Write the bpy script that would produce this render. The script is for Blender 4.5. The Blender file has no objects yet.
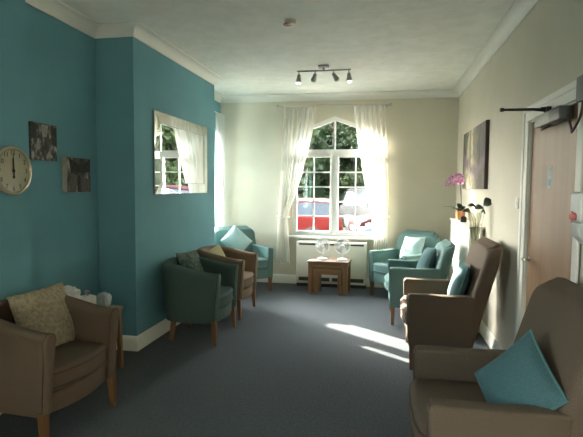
import bpy, bmesh, math, random
from mathutils import Vector, Matrix, noise
PI = math.pi
random.seed(7)
SC = bpy.context.scene
COL = SC.collection

# ------------------------------------------------------------------ camera
F_PX = 486.72
YAW, PITCH, ROLL = 0.1872, -0.0651, 0.0081
cam_d = bpy.data.cameras.new('camera')
cam = bpy.data.objects.new('camera', cam_d)
COL.objects.link(cam)
cam_d.sensor_fit = 'HORIZONTAL'
cam_d.sensor_width = 36.0
cam_d.lens = 36.0 * F_PX / 583.0
cam_d.clip_start = 0.02
fw = Vector((-math.sin(YAW) * math.cos(PITCH), math.cos(YAW) * math.cos(PITCH), math.sin(PITCH)))
rt = Vector((math.cos(YAW), math.sin(YAW), 0))
up = rt.cross(fw)
r2 = rt * math.cos(ROLL) + up * math.sin(ROLL)
u2 = up * math.cos(ROLL) - rt * math.sin(ROLL)
cm = Matrix((r2, u2, -fw)).transposed().to_4x4()
cm.translation = (2.2109, 0.0, 1.52)
cam.matrix_world = cm
SC.camera = cam

# ------------------------------------------------------------------ sky, sun, exposure
SUN_EL = math.radians(19.3)
SUN_H = Vector((0.790, -0.613, 0))            # the way sunlight travels over the floor
world = bpy.data.worlds.new('sky')
SC.world = world
world.use_nodes = True
wn = world.node_tree.nodes
wl = world.node_tree.links
wn.clear()
w_out = wn.new('ShaderNodeOutputWorld')
w_bg = wn.new('ShaderNodeBackground')
w_sky = wn.new('ShaderNodeTexSky')
w_sky.sky_type = 'NISHITA'
w_sky.sun_disc = False
w_sky.sun_elevation = math.radians(32)
w_sky.sun_rotation = math.atan2(-SUN_H.x, -SUN_H.y)
w_sky.air_density = 1.0
w_sky.dust_density = 3.0
w_sky.ozone_density = 1.0
w_hsv = wn.new('ShaderNodeHueSaturation')
w_hsv.inputs['Saturation'].default_value = 0.26
w_bg.inputs['Strength'].default_value = 1.5
wl.new(w_sky.outputs[0], w_hsv.inputs['Color'])
wl.new(w_hsv.outputs[0], w_bg.inputs['Color'])
wl.new(w_bg.outputs[0], w_out.inputs['Surface'])

sun_d = bpy.data.lights.new('sun', 'SUN')
sun_d.energy = 14.0
sun_d.angle = math.radians(0.53)
sun_d.color = (1.0, 0.93, 0.80)
sun = bpy.data.objects.new('sun', sun_d)
COL.objects.link(sun)
sdir = Vector((SUN_H.x * math.cos(SUN_EL), SUN_H.y * math.cos(SUN_EL), -math.sin(SUN_EL)))
sun.rotation_euler = sdir.to_track_quat('-Z', 'Y').to_euler()
sun.location = (-9, 14, 8)


def portal(name, loc, direction, sx, sy):
    d = bpy.data.lights.new(name, 'AREA')
    d.shape = 'RECTANGLE'
    d.size, d.size_y = sx, sy
    d.cycles.is_portal = True
    o = bpy.data.objects.new(name, d)
    COL.objects.link(o)
    o.location = loc
    o.rotation_euler = Vector(direction).to_track_quat('-Z', 'Y').to_euler()
    return o


portal('window_portal', (1.46, 7.86, 1.72), (0, -1, 0), 1.3, 1.9)
portal('window_portal', (-0.76, 6.86, 1.62), (1, 0, 0), 1.2, 1.7)
portal('window_portal', (-0.76, -0.80, 1.55), (1, 0, 0), 1.7, 1.6)

SC.view_settings.view_transform = 'Standard'
SC.view_settings.look = 'None'
SC.view_settings.gamma = 1.0
SC.view_settings.use_curve_mapping = False
SC.view_settings.exposure = 2.4
SC.cycles.use_denoising = True
SC.cycles.max_bounces = 14
SC.cycles.diffuse_bounces = 8
SC.cycles.glossy_bounces = 5
SC.cycles.transparent_max_bounces = 24
SC.cycles.transmission_bounces = 8
SC.cycles.sample_clamp_indirect = 6.0
SC.cycles.caustics_reflective = False
SC.cycles.caustics_refractive = False

# ------------------------------------------------------------------ materials


def new_mat(name):
    m = bpy.data.materials.new(name)
    m.use_nodes = True
    nt = m.node_tree
    b = nt.nodes['Principled BSDF']
    return m, nt, b


def rgb(c):
    return (c[0], c[1], c[2], 1.0)


def simple(name, col, rough=0.6, metal=0.0, spec=0.5):
    m, nt, b = new_mat(name)
    b.inputs['Base Color'].default_value = rgb(col)
    b.inputs['Roughness'].default_value = rough
    b.inputs['Metallic'].default_value = metal
    b.inputs['Specular IOR Level'].default_value = spec
    return m


def noisy(name, c1, c2, scale=20.0, rough=0.8, bump=0.0, bscale=None, detail=4.0, spec=0.3, stretch=None, lo=0.35, hi=0.65, sheen=0.0):
    """two-tone noise with an optional bump"""
    m, nt, b = new_mat(name)
    N, L = nt.nodes, nt.links
    tc = N.new('ShaderNodeTexCoord')
    src = tc.outputs['Object']
    if stretch:
        mp = N.new('ShaderNodeMapping')
        mp.inputs['Scale'].default_value = stretch
        L.new(src, mp.inputs['Vector'])
        src = mp.outputs[0]
    n = N.new('ShaderNodeTexNoise')
    n.inputs['Scale'].default_value = scale
    n.inputs['Detail'].default_value = detail
    L.new(src, n.inputs['Vector'])
    r = N.new('ShaderNodeValToRGB')
    r.color_ramp.elements[0].position = lo
    r.color_ramp.elements[1].position = hi
    r.color_ramp.elements[0].color = rgb(c1)
    r.color_ramp.elements[1].color = rgb(c2)
    L.new(n.outputs['Fac'], r.inputs['Fac'])
    L.new(r.outputs[0], b.inputs['Base Color'])
    b.inputs['Roughness'].default_value = rough
    b.inputs['Specular IOR Level'].default_value = spec
    if sheen:
        b.inputs['Sheen Weight'].default_value = sheen
    if bump:
        n2 = N.new('ShaderNodeTexNoise')
        n2.inputs['Scale'].default_value = bscale or scale
        n2.inputs['Detail'].default_value = detail
        L.new(src, n2.inputs['Vector'])
        bp = N.new('ShaderNodeBump')
        bp.inputs['Strength'].default_value = bump
        bp.inputs['Distance'].default_value = 0.01
        L.new(n2.outputs['Fac'], bp.inputs['Height'])
        L.new(bp.outputs[0], b.inputs['Normal'])
    return m


def wood(name, c1, c2, axis='X', scale=6.0, rough=0.45):
    st = {'X': (0.6, 9, 9), 'Y': (9, 0.6, 9), 'Z': (9, 9, 0.6)}[axis]
    return noisy(name, c1, c2, scale=scale, rough=rough, stretch=st, bump=0.04, spec=0.4, lo=0.3, hi=0.7)


def glassy(name, tint=(1, 1, 1), gloss=0.06):
    m, nt, b = new_mat(name)
    N, L = nt.nodes, nt.links
    N.remove(b)
    out = N['Material Output']
    t = N.new('ShaderNodeBsdfTransparent')
    t.inputs[0].default_value = rgb(tint)
    g = N.new('ShaderNodeBsdfGlossy')
    g.inputs['Roughness'].default_value = 0.02
    fr = N.new('ShaderNodeLayerWeight')
    fr.inputs[0].default_value = 0.25
    mu = N.new('ShaderNodeMath')
    mu.operation = 'MULTIPLY_ADD'
    mu.inputs[1].default_value = 0.35
    mu.inputs[2].default_value = gloss * 0.4
    L.new(fr.outputs['Fresnel'], mu.inputs[0])
    mx = N.new('ShaderNodeMixShader')
    L.new(mu.outputs[0], mx.inputs[0])
    L.new(t.outputs[0], mx.inputs[1])
    L.new(g.outputs[0], mx.inputs[2])
    L.new(mx.outputs[0], out.inputs['Surface'])
    return m


def sheer(name, col, clear=0.2, through=0.6):
    m, nt, b = new_mat(name)
    N, L = nt.nodes, nt.links
    N.remove(b)
    out = N['Material Output']
    d = N.new('ShaderNodeBsdfDiffuse')
    d.inputs[0].default_value = rgb(col)
    tl = N.new('ShaderNodeBsdfTranslucent')
    tl.inputs[0].default_value = rgb(col)
    tp = N.new('ShaderNodeBsdfTransparent')
    m1 = N.new('ShaderNodeMixShader')
    m1.inputs[0].default_value = through
    L.new(d.outputs[0], m1.inputs[1])
    L.new(tl.outputs[0], m1.inputs[2])
    m2 = N.new('ShaderNodeMixShader')
    m2.inputs[0].default_value = clear
    L.new(m1.outputs[0], m2.inputs[1])
    L.new(tp.outputs[0], m2.inputs[2])
    L.new(m2.outputs[0], out.inputs['Surface'])
    return m


M = {}
M['teal_wall'] = noisy('teal_wall_paint', (0.122, 0.290, 0.342), (0.134, 0.310, 0.362), scale=2.5, rough=0.75, bump=0.05, bscale=220, spec=0.25)
M['cream_wall'] = noisy('cream_wall_paint', (0.61, 0.572, 0.465), (0.65, 0.607, 0.50), scale=2.0, rough=0.75, bump=0.05, bscale=220, spec=0.25)
M['ceiling'] = noisy('stippled_white_ceiling', (0.76, 0.765, 0.71), (0.83, 0.835, 0.78), scale=7.0, rough=0.9, bump=0.55, bscale=16, detail=6, spec=0.1)
M['cornice'] = simple('white_cornice_paint', (0.74, 0.735, 0.68), 0.55)
M['gloss_white'] = simple('white_gloss_paint', (0.76, 0.75, 0.69), 0.35)
M['frame_white'] = simple('white_window_plastic', (0.82, 0.82, 0.80), 0.35)
M['carpet'] = noisy('blue_grey_carpet', (0.060, 0.072, 0.082), (0.100, 0.114, 0.125), scale=55, rough=0.95, bump=0.9, bscale=160, spec=0.05, lo=0.3, hi=0.7, sheen=0.1)
M['beige_fabric'] = noisy('beige_weave', (0.120, 0.083, 0.058), (0.155, 0.108, 0.077), scale=240, rough=0.85, bump=0.25, bscale=420, spec=0.2)
M['tan_fabric'] = noisy('tan_weave', (0.175, 0.122, 0.082), (0.225, 0.160, 0.108), scale=240, rough=0.85, bump=0.25, bscale=420, spec=0.2)
M['brown_fabric'] = noisy('taupe_weave', (0.105, 0.076, 0.053), (0.138, 0.100, 0.070), scale=240, rough=0.8, bump=0.25, bscale=420, spec=0.25)
M['teal_fabric'] = noisy('teal_weave', (0.098, 0.178, 0.170), (0.125, 0.220, 0.208), scale=240, rough=0.8, bump=0.25, bscale=420, spec=0.3)
M['green_fabric'] = noisy('grey_green_weave', (0.060, 0.098, 0.088), (0.080, 0.124, 0.112), scale=240, rough=0.85, bump=0.25, bscale=420, spec=0.2)
M['beige_piping'] = simple('beige_piping', (0.07, 0.048, 0.033), 0.8)
M['brown_piping'] = simple('taupe_piping', (0.065, 0.047, 0.033), 0.8)
M['teal_piping'] = simple('teal_piping', (0.07, 0.16, 0.16), 0.8)
M['green_piping'] = simple('green_piping', (0.034, 0.056, 0.050), 0.8)
M['cream_shag'] = noisy('cream_shaggy_pile', (0.31, 0.255, 0.170), (0.47, 0.395, 0.275), scale=45, rough=0.95, bump=1.0, bscale=70, spec=0.1)
M['cream_cushion'] = noisy('cream_cushion_cloth', (0.36, 0.31, 0.19), (0.44, 0.38, 0.25), scale=60, rough=0.9, bump=0.3, bscale=200, spec=0.1)
M['grey_cushion'] = noisy('patterned_grey_green_cloth', (0.060, 0.095, 0.082), (0.135, 0.165, 0.140), scale=26, rough=0.9, bump=0.3, bscale=200, spec=0.1, lo=0.44, hi=0.56)
M['blue_cushion'] = noisy('pale_blue_cloth', (0.28, 0.40, 0.40), (0.35, 0.47, 0.47), scale=150, rough=0.85, bump=0.2, bscale=300, spec=0.2)
M['teal_cushion'] = noisy('teal_cushion_cloth', (0.050, 0.115, 0.125), (0.068, 0.145, 0.155), scale=150, rough=0.8, bump=0.2, bscale=300, spec=0.25)
M['leg_wood'] = wood('beech_leg_wood', (0.15, 0.068, 0.028), (0.22, 0.108, 0.045), 'Z', rough=0.4)
M['dark_leg'] = wood('walnut_leg_wood', (0.10, 0.05, 0.025), (0.16, 0.085, 0.04), 'Z', rough=0.4)
M['oak'] = wood('oak', (0.17, 0.085, 0.035), (0.27, 0.145, 0.062), 'X', rough=0.4)
M['oak_v'] = wood('oak_upright', (0.155, 0.078, 0.032), (0.24, 0.130, 0.056), 'Z', rough=0.4)
M['door_wood'] = noisy('sapele_veneer', (0.165, 0.085, 0.038), (0.250, 0.142, 0.070), scale=3.2, rough=0.35, stretch=(1, 5.0, 0.12), bump=0.02, spec=0.45, lo=0.3, hi=0.7)
M['chrome'] = simple('chrome', (0.75, 0.75, 0.74), 0.18, 1.0)
M['steel'] = simple('brushed_steel', (0.30, 0.30, 0.29), 0.32, 1.0)
M['rod_metal'] = simple('satin_rod_metal', (0.52, 0.51, 0.47), 0.4, 0.5)
M['grey_metal'] = simple('grey_closer_metal', (0.30, 0.305, 0.28), 0.45, 0.1)
M['black'] = simple('black_plastic', (0.012, 0.012, 0.013), 0.35)
M['dark_red_cord'] = simple('dark_cord', (0.045, 0.02, 0.022), 0.5)
M['white_plastic'] = simple('white_plastic', (0.78, 0.78, 0.76), 0.35)
M['heater'] = simple('cream_enamel', (0.66, 0.64, 0.53), 0.4)
M['vent'] = simple('dark_vent', (0.035, 0.03, 0.026), 0.7)
M['mirror'] = simple('mirror_silver', (0.86, 0.88, 0.86), 0.015, 1.0)
M['glass'] = glassy('clear_glass', (0.97, 0.985, 0.975))
M['fan_blade'] = glassy('smoky_clear_plastic', (0.42, 0.47, 0.51), 0.2)
M['vase_glass'] = glassy('green_tinted_glass', (0.93, 0.93, 0.89), 0.12)
M['curtain'] = sheer('sheer_white_voile', (0.84, 0.83, 0.78), 0.14)
M['side_curtain'] = sheer('lined_white_curtain', (0.74, 0.735, 0.70), 0.02, 0.24)
M['leaf'] = noisy('dark_green_leaf', (0.050, 0.075, 0.048), (0.095, 0.130, 0.080), scale=12, rough=0.4, spec=0.5)
M['stem'] = simple('green_stem', (0.16, 0.16, 0.075), 0.5)
M['petal'] = noisy('pink_orchid_petal', (0.46, 0.13, 0.33), (0.84, 0.66, 0.76), scale=34, rough=0.6)
M['copper'] = simple('copper_pot', (0.62, 0.30, 0.14), 0.3, 0.6)
M['paper'] = noisy('white_paper', (0.62, 0.62, 0.60), (0.72, 0.72, 0.70), scale=14, rough=0.8)
M['bulb'] = simple('frosted_lamp_glass', (0.85, 0.85, 0.82), 0.3)
M['lit_bulb'] = simple('lit_lamp_glass', (0.85, 0.85, 0.82), 0.3)
M['lit_bulb'].node_tree.nodes['Principled BSDF'].inputs['Emission Color'].default_value = (1.0, 0.95, 0.88, 1)
M['lit_bulb'].node_tree.nodes['Principled BSDF'].inputs['Emission Strength'].default_value = 0.30
M['bark'] = noisy('tree_bark', (0.05, 0.038, 0.028), (0.10, 0.08, 0.06), scale=8, rough=0.95, bump=0.6)
M['foliage'] = noisy('tree_foliage', (0.007, 0.016, 0.005), (0.024, 0.042, 0.013), scale=1.2, rough=0.7, spec=0.2)
M['foliage_light'] = noisy('pale_tree_foliage', (0.016, 0.028, 0.009), (0.048, 0.068, 0.026), scale=1.2, rough=0.7, spec=0.2)
M['asphalt'] = noisy('asphalt', (0.035, 0.035, 0.035), (0.055, 0.055, 0.053), scale=30, rough=1.0, spec=0.0)
M['grass'] = noisy('lawn_grass', (0.016, 0.030, 0.008), (0.028, 0.045, 0.014), scale=9, rough=1.0, bump=0.5, spec=0.0)
M['car_red'] = simple('red_car_paint', (0.060, 0.0045, 0.004), 0.5, 0, 0.06)
M['car_dark_red'] = simple('maroon_car_paint', (0.020, 0.0022, 0.0025), 0.5, 0, 0.06)
M['car_grey'] = simple('dark_grey_car_paint', (0.010, 0.0105, 0.012), 0.4, 0, 0.10)
M['car_blue'] = simple('pale_blue_car_paint', (0.035, 0.052, 0.075), 0.5, 0, 0.06)
M['car_glass'] = simple('dark_car_glass', (0.020, 0.026, 0.032), 0.2, 0.0, 0.22)
M['tyre'] = simple('tyre_rubber', (0.02, 0.02, 0.02), 0.8)
M['headlamp'] = simple('headlamp_lens', (0.16, 0.16, 0.15), 0.2)
M['brick'] = noisy('outer_brick', (0.22, 0.10, 0.07), (0.30, 0.15, 0.10), scale=14, rough=0.95)

# ------------------------------------------------------------------ mesh helpers


def merge(bm, tmp, mat=None):
    me = bpy.data.meshes.new('tmp')
    if mat is not None:
        tmp.transform(mat)
    tmp.to_mesh(me)
    tmp.free()
    bm.from_mesh(me)
    bpy.data.meshes.remove(me)


def T(loc=(0, 0, 0), rot=(0, 0, 0)):
    from mathutils import Euler
    return Matrix.Translation(loc) @ Euler(rot).to_matrix().to_4x4()


def box(bm, x0, x1, y0, y1, z0, z1, bev=0.0, seg=2, mat=None):
    t = bmesh.new()
    bmesh.ops.create_cube(t, size=1.0)
    for v in t.verts:
        v.co = Vector(((x0 + x1) / 2 + v.co.x * (x1 - x0), (y0 + y1) / 2 + v.co.y * (y1 - y0), (z0 + z1) / 2 + v.co.z * (z1 - z0)))
    if bev > 0:
        bmesh.ops.bevel(t, geom=list(t.edges), offset=bev, segments=seg, affect='EDGES', profile=0.5)
    merge(bm, t, mat)


def prism(bm, pts, a0, a1, plane='XY', bev=0.0, seg=2, mat=None):
    """outline pts extruded between a0 and a1 along the axis missing from plane"""
    t = bmesh.new()

    def mk(p, a):
        if plane == 'XY':
            return (p[0], p[1], a)
        if plane == 'XZ':
            return (p[0], a, p[1])
        return (a, p[0], p[1])
    lo = [t.verts.new(mk(p, a0)) for p in pts]
    hi = [t.verts.new(mk(p, a1)) for p in pts]
    n = len(pts)
    t.faces.new(lo)
    t.faces.new(hi[::-1])
    for i in range(n):
        j = (i + 1) % n
        t.faces.new((lo[j], lo[i], hi[i], hi[j]))
    bmesh.ops.recalc_face_normals(t, faces=t.faces)
    if bev > 0:
        ed = [e for e in t.edges if e.calc_face_angle(0) > 0.5]
        bmesh.ops.bevel(t, geom=ed, offset=bev, segments=seg, affect='EDGES', profile=0.5, clamp_overlap=True)
    merge(bm, t, mat)


def rings(bm, rs, cap0=True, cap1=True, closed=True, mat=None):
    """skin a list of rings (each a list of 3D points)"""
    t = bmesh.new()
    vs = [[t.verts.new(p) for p in r] for r in rs]
    n = len(rs[0])
    for a, b in zip(vs[:-1], vs[1:]):
        for i in range(n if closed else n - 1):
            j = (i + 1) % n
            t.faces.new((a[i], a[j], b[j], b[i]))
    if cap0:
        t.faces.new(vs[0][::-1])
    if cap1:
        t.faces.new(vs[-1])
    bmesh.ops.recalc_face_normals(t, faces=t.faces)
    merge(bm, t, mat)


def lathe(bm, prof, n=24, mat=None, cap0=True, cap1=True):
    rings(bm, [[(r * math.cos(2 * PI * i / n), r * math.sin(2 * PI * i / n), z) for i in range(n)] for r, z in prof], cap0, cap1, True, mat)


def tube(bm, pts, rad, n=8, mat=None, closed=False):
    pts = [Vector(p) for p in pts]
    m = len(pts)
    rads = rad if isinstance(rad, (list, tuple)) else [rad] * m
    rs = []
    nrm = None
    for i in range(m):
        if closed:
            d = pts[(i + 1) % m] - pts[i - 1]
        else:
            d = pts[min(i + 1, m - 1)] - pts[max(i - 1, 0)]
        d.normalize()
        if nrm is None:
            nrm = d.orthogonal().normalized()
        else:
            nrm = (nrm - d * nrm.dot(d))
            nrm = nrm.normalized() if nrm.length > 1e-6 else d.orthogonal().normalized()
        b = d.cross(nrm)
        rs.append([pts[i] + (nrm * math.cos(2 * PI * k / n) + b * math.sin(2 * PI * k / n)) * rads[i] for k in range(n)])
    if closed:
        rs.append(rs[0])
    rings(bm, rs, not closed, not closed, True, mat)


def leg(bm, x, y, z0, z1, w0, w1, dx=0.0, dy=0.0):
    """square tapered leg, w1 wide at the top, w0 at the floor"""
    def sq(cx, cy, w, z):
        h = w / 2
        return [(cx - h, cy - h, z), (cx + h, cy - h, z), (cx + h, cy + h, z), (cx - h, cy + h, z)]
    rings(bm, [sq(x + dx, y + dy, w0, z0), sq(x, y, w1, z1)])


def obj(name, bm, mat, parent=None, smooth=35, kind=None):
    me = bpy.data.meshes.new(name)
    bm.normal_update()
    bm.to_mesh(me)
    bm.free()
    if smooth:
        for p in me.polygons:
            p.use_smooth = True
        me.set_sharp_from_angle(angle=math.radians(smooth))
    for m in (mat if isinstance(mat, (list, tuple)) else [mat]):
        me.materials.append(m)
    o = bpy.data.objects.new(name, me)
    COL.objects.link(o)
    if parent is not None:
        o.parent = parent
    if kind:
        o['kind'] = kind
    return o


def BM():
    return bmesh.new()


def tag(o, label, cat, group=None):
    o['label'] = label
    o['category'] = cat
    if group:
        o['group'] = group
    return o


def thing(name, label, cat, loc=(0, 0, 0), rz=0.0, group=None):
    o = bpy.data.objects.new(name, None)
    o.empty_display_size = 0.1
    COL.objects.link(o)
    o.location = loc
    o.rotation_euler = (0, 0, rz)
    return tag(o, label, cat, group)


def copy_tree(o, parent=None):
    c = o.copy()
    COL.objects.link(c)
    if parent is not None:
        c.parent = parent
    for ch in list(o.children):
        copy_tree(ch, c)
    return c


def struct(name, bm, mat, parent=None, smooth=35):
    return obj(name, bm, mat, parent, smooth, kind='structure' if parent is None else None)


# ------------------------------------------------------------------ the room
R, E, H = 3.252, 7.474, 2.93
NEAR = -3.4
AX, PX = -0.37, -0.27                    # alcove wall, near pier
Y0, Y1, Y2 = 3.07, 4.06, 6.165           # pier end, chimney breast edges
ZC, ZS = 2.834, 0.137                    # cornice underside, skirting top
WT = 0.32

b = BM()
box(b, -0.75, R + WT, NEAR - WT, E + WT, -0.12, 0.0)
struct('floor', b, M['carpet'], smooth=0)
b = BM()
box(b, -0.75, R + WT, NEAR - WT, E + WT, H, H + 0.15)
struct('ceiling', b, M['ceiling'], smooth=0)

BY0, BY1, BZ0, BZ1 = -1.60, 0.05, 0.80, 2.35    # unseen side window beside the camera, added for fill light
LW = (6.36, 7.36, 0.87, 2.40)            # side window y0 y1 z0 z1
b = BM()
box(b, AX - WT, PX, NEAR, BY0, 0, H)
box(b, AX - WT, PX, BY1, Y0, 0, H)
box(b, AX - WT, PX, BY0, BY1, 0, BZ0)
box(b, AX - WT, PX, BY0, BY1, BZ1, H)
box(b, AX - WT, AX, Y0, Y1, 0, H)
box(b, AX - WT, 0.0, Y1, Y2, 0, H)
box(b, AX - WT, AX, Y2, LW[0], 0, H)
box(b, AX - WT, AX, LW[1], E, 0, H)
box(b, AX - WT, AX, LW[0], LW[1], 0, LW[2])
box(b, AX - WT, AX, LW[0], LW[1], LW[3], H)
struct('wall_left', b, M['teal_wall'], smooth=0)

WX0, WX1, WZ0, WZS, WZA = 0.805, 2.105, 0.762, 2.36, 2.60
WXC = (WX0 + WX1) / 2
b = BM()
box(b, AX - WT, WX0, E, E + WT, 0, H)
box(b, WX1, R + WT, E, E + WT, 0, H)
box(b, WX0, WX1, E, E + WT, 0, WZ0)
prism(b, [(WX0, WZS), (WXC, WZA), (WX1, WZS), (WX1, H), (WX0, H)], E, E + WT, 'XZ')
struct('wall_end', b, M['cream_wall'], smooth=0)

DY0, DY1, DZ = 2.93, 3.84, 2.00          # door leaf
b = BM()
box(b, R, R + WT, NEAR, DY0 - 0.03, 0, H)
box(b, R, R + WT, DY1 + 0.03, E, 0, H)
box(b, R, R + WT, DY0 - 0.03, DY1 + 0.03, DZ + 0.03, H)
struct('wall_right', b, M['cream_wall'], smooth=0)

b = BM()
box(b, AX - WT, R + WT, NEAR - WT, NEAR, 0, H)
struct('wall_back', b, M['cream_wall'], smooth=0)

POLY = [(PX, NEAR), (PX, Y0), (AX, Y0), (AX, Y1), (0, Y1), (0, Y2), (AX, Y2), (AX, E), (R, E), (R, NEAR)]


def offset_pts(poly, d):
    out = []
    n = len(poly)
    for i, p in enumerate(poly):
        ns = []
        for a, c in ((i - 1, i), (i, i + 1)):
            if a >= 0 and c < n:
                e = Vector(poly[c]) - Vector(poly[a])
                e.normalize()
                ns.append(Vector((e.y, -e.x)))
        if len(ns) == 1:
            o = ns[0] * d
        else:
            o = (ns[0] + ns[1]) * (d / (1 + ns[0].dot(ns[1])))
        out.append(Vector(p) + o)
    return out


def sweep(name, prof, i0, i1, mat):
    b = BM()
    cols = [[(q.x, q.y, z) for q, z in [(offset_pts(POLY, d)[k], z) for d, z in prof]] for k in range(i0, i1 + 1)]
    rings(b, cols, True, True, True)
    return struct(name, b, mat, smooth=25)


cove = [(0.0, ZC), (0.012, ZC), (0.014, ZC + 0.012)]
for k in range(7):
    a = PI / 2 * k / 6
    cove.append((0.014 + 0.082 * (1 - math.cos(a)), ZC + 0.012 + 0.072 * math.sin(a)))
cove += [(0.104, ZC + 0.084), (0.106, H), (0.0, H)]
sweep('trim_1', cove, 0, 7, M['cornice'])
sweep('trim_2', cove, 7, 8, M['cornice'])
sweep('trim_3', cove, 8, 9, M['cornice'])
skirt = [(0, 0), (0.020, 0), (0.020, 0.100), (0.016, 0.112), (0.013, 0.124), (0.007, ZS), (0, ZS)]
sweep('baseboard_left', skirt, 0, 7, M['gloss_white'])
sweep('baseboard_end', skirt, 7, 8, M['gloss_white'])
for nm, ya, yb in (('baseboard_right', DY1 + 0.14, E), ('baseboard_near_right', NEAR, DY0 - 0.12)):
    b = BM()
    rings(b, [[(R - d, y, z) for d, z in skirt] for y in (ya, yb)])
    struct(nm, b, M['gloss_white'], smooth=25)

# ---- end window (gable head, two casements under a fixed light)
YF = E + 0.035                           # inner face of the frame
YG = YF + 0.03
win = bpy.data.objects.new('window_1', None)
COL.objects.link(win)
win.location = (0, 0, 0)
win['kind'] = 'structure'
win['label'] = 'white gable headed window in the end wall with small panes'
b = BM()
fwid = 0.040
TR = 2.052                               # transom centre
# outer frame
box(b, WX0, WX0 + fwid, YF, YF + 0.07, WZ0, WZS)
box(b, WX1 - fwid, WX1, YF, YF + 0.07, WZ0, WZS)
box(b, WX0 + fwid, WX1 - fwid, YF + 0.001, YF + 0.069, WZ0, WZ0 + 0.045)
for s in (-1, 1):
    xe = WX0 if s < 0 else WX1
    prism(b, [(xe, WZS), (WXC, WZA), (WXC, WZA - 0.06), (xe, WZS - 0.06)], YF + 0.0015, YF + 0.0685, 'XZ')
box(b, WX0 + fwid, WX1 - fwid, YF + 0.001, YF + 0.069, TR - 0.045, TR + 0.045)
box(b, WXC - 0.035, WXC + 0.035, YF + 0.002, YF + 0.068, WZ0 + 0.045, TR - 0.045)
obj('window_frame', b, M['frame_white'], win, 0)
b = BM()
box(b, WXC - 0.012, WXC + 0.012, YG - 0.02, YG + 0.02, TR, WZA - 0.05)
obj('glazing_bar', b, M['frame_white'], win, 0)
cz0, cz1 = WZ0 + 0.045, TR - 0.045
for s, xa, xb in ((0, WX0 + fwid, WXC - 0.035), (1, WXC + 0.035, WX1 - fwid)):
    b = BM()
    w = 0.030
    box(b, xa, xa + w, YF - 0.012, YF + 0.05, cz0, cz1, 0.004, 1)
    box(b, xb - w, xb, YF - 0.012, YF + 0.05, cz0, cz1, 0.004, 1)
    box(b, xa + w, xb - w, YF - 0.012, YF + 0.05, cz0, cz0 + w, 0.004, 1)
    box(b, xa + w, xb - w, YF - 0.012, YF + 0.05, cz1 - w, cz1, 0.004, 1)
    cas = obj('casement', b, M['frame_white'], win, 0)
    b = BM()
    box(b, (xa + xb) / 2 - 0.010, (xa + xb) / 2 + 0.010, YG - 0.018, YG + 0.018, cz0 + w, cz1 - w)
    for k in range(1, 5):
        z = cz0 + w + (cz1 - cz0 - 2 * w) * k / 5
        box(b, xa + w, xb - w, YG - 0.0165, YG + 0.0165, z - 0.010, z + 0.010)
    obj('glazing_bars', b, M['frame_white'], cas, 0)
    b = BM()
    box(b, xa + w, xb - w, YG - 0.003, YG + 0.003, cz0 + w, cz1 - w)
    obj('pane', b, M['glass'], cas, 0)
    b = BM()
    hx = xb - 0.018 if s == 0 else xa + 0.018
    box(b, hx - 0.010, hx + 0.010, YF - 0.026, YF - 0.010, 1.30, 1.36, 0.003, 1)
    tube(b, [(hx, YF - 0.028, 1.345), (hx, YF - 0.045, 1.33), (hx, YF - 0.045, 1.24)], 0.008, 8)
    obj('window_handle', b, M['frame_white'], cas)
b = BM()
prism(b, [(WX0 + fwid, TR + 0.045), (WX1 - fwid, TR + 0.045), (WX1 - fwid, WZS - 0.05), (WXC, WZA - 0.06), (WX0 + fwid, WZS - 0.05)], YG - 0.003, YG + 0.003, 'XZ')
obj('pane', b, M['glass'], win, 0)
b = BM()
box(b, WX0 - 0.07, WX1 + 0.07, E - 0.075, YF + 0.01, WZ0 - 0.035, WZ0, 0.008, 2)
obj('window_sill', b, M['frame_white'], win)
b = BM()
box(b, WX0, WX1, YF + 0.07, E + WT + 0.04, WZ0 - 0.05, WZ0 - 0.002)
obj('outer_sill', b, M['frame_white'], win, 0)

# ---- side window in the far alcove
win2 = bpy.data.objects.new('window_2', None)
COL.objects.link(win2)
win2['kind'] = 'structure'
XF = AX - 0.06
b = BM()
for (ya, yb, za, zb) in ((LW[0], LW[0] + 0.045, LW[2], LW[3]), (LW[1] - 0.045, LW[1], LW[2], LW[3]),
                         (LW[0], LW[1], LW[2], LW[2] + 0.04), (LW[0], LW[1], LW[3] - 0.045, LW[3])):
    box(b, XF - 0.06, XF, ya, yb, za, zb)
box(b, XF - 0.06, XF, 6.76, 6.80, LW[2], LW[3])
obj('window_frame', b, M['frame_white'], win2, 0)
b = BM()
box(b, XF - 0.033, XF - 0.027, LW[0] + 0.04, LW[1] - 0.04, LW[2] + 0.035, LW[3] - 0.04)
obj('pane', b, M['glass'], win2, 0)
b = BM()
box(b, XF, AX + 0.03, LW[0], LW[1], LW[2] - 0.03, LW[2] + 0.002, 0.006, 2)
obj('window_sill', b, M['frame_white'], win2)

# ---- unseen side window level with the camera, added to light the near room
fill_win = bpy.data.objects.new('fill_window', None)
COL.objects.link(fill_win)
fill_win['kind'] = 'structure'
b = BM()
xb = PX - 0.12
for (ya, yb, za, zb) in ((BY0, BY0 + 0.05, BZ0, BZ1), (BY1 - 0.05, BY1, BZ0, BZ1), (BY0, BY1, BZ0, BZ0 + 0.05),
                         (BY0, BY1, BZ1 - 0.05, BZ1), (-0.80, -0.75, BZ0, BZ1)):
    box(b, xb - 0.06, xb, ya, yb, za, zb)
obj('window_frame', b, M['frame_white'], fill_win, 0)
b = BM()
box(b, xb - 0.033, xb - 0.027, BY0 + 0.04, BY1 - 0.04, BZ0 + 0.04, BZ1 - 0.04)
obj('pane', b, M['glass'], fill_win, 0)

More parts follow.
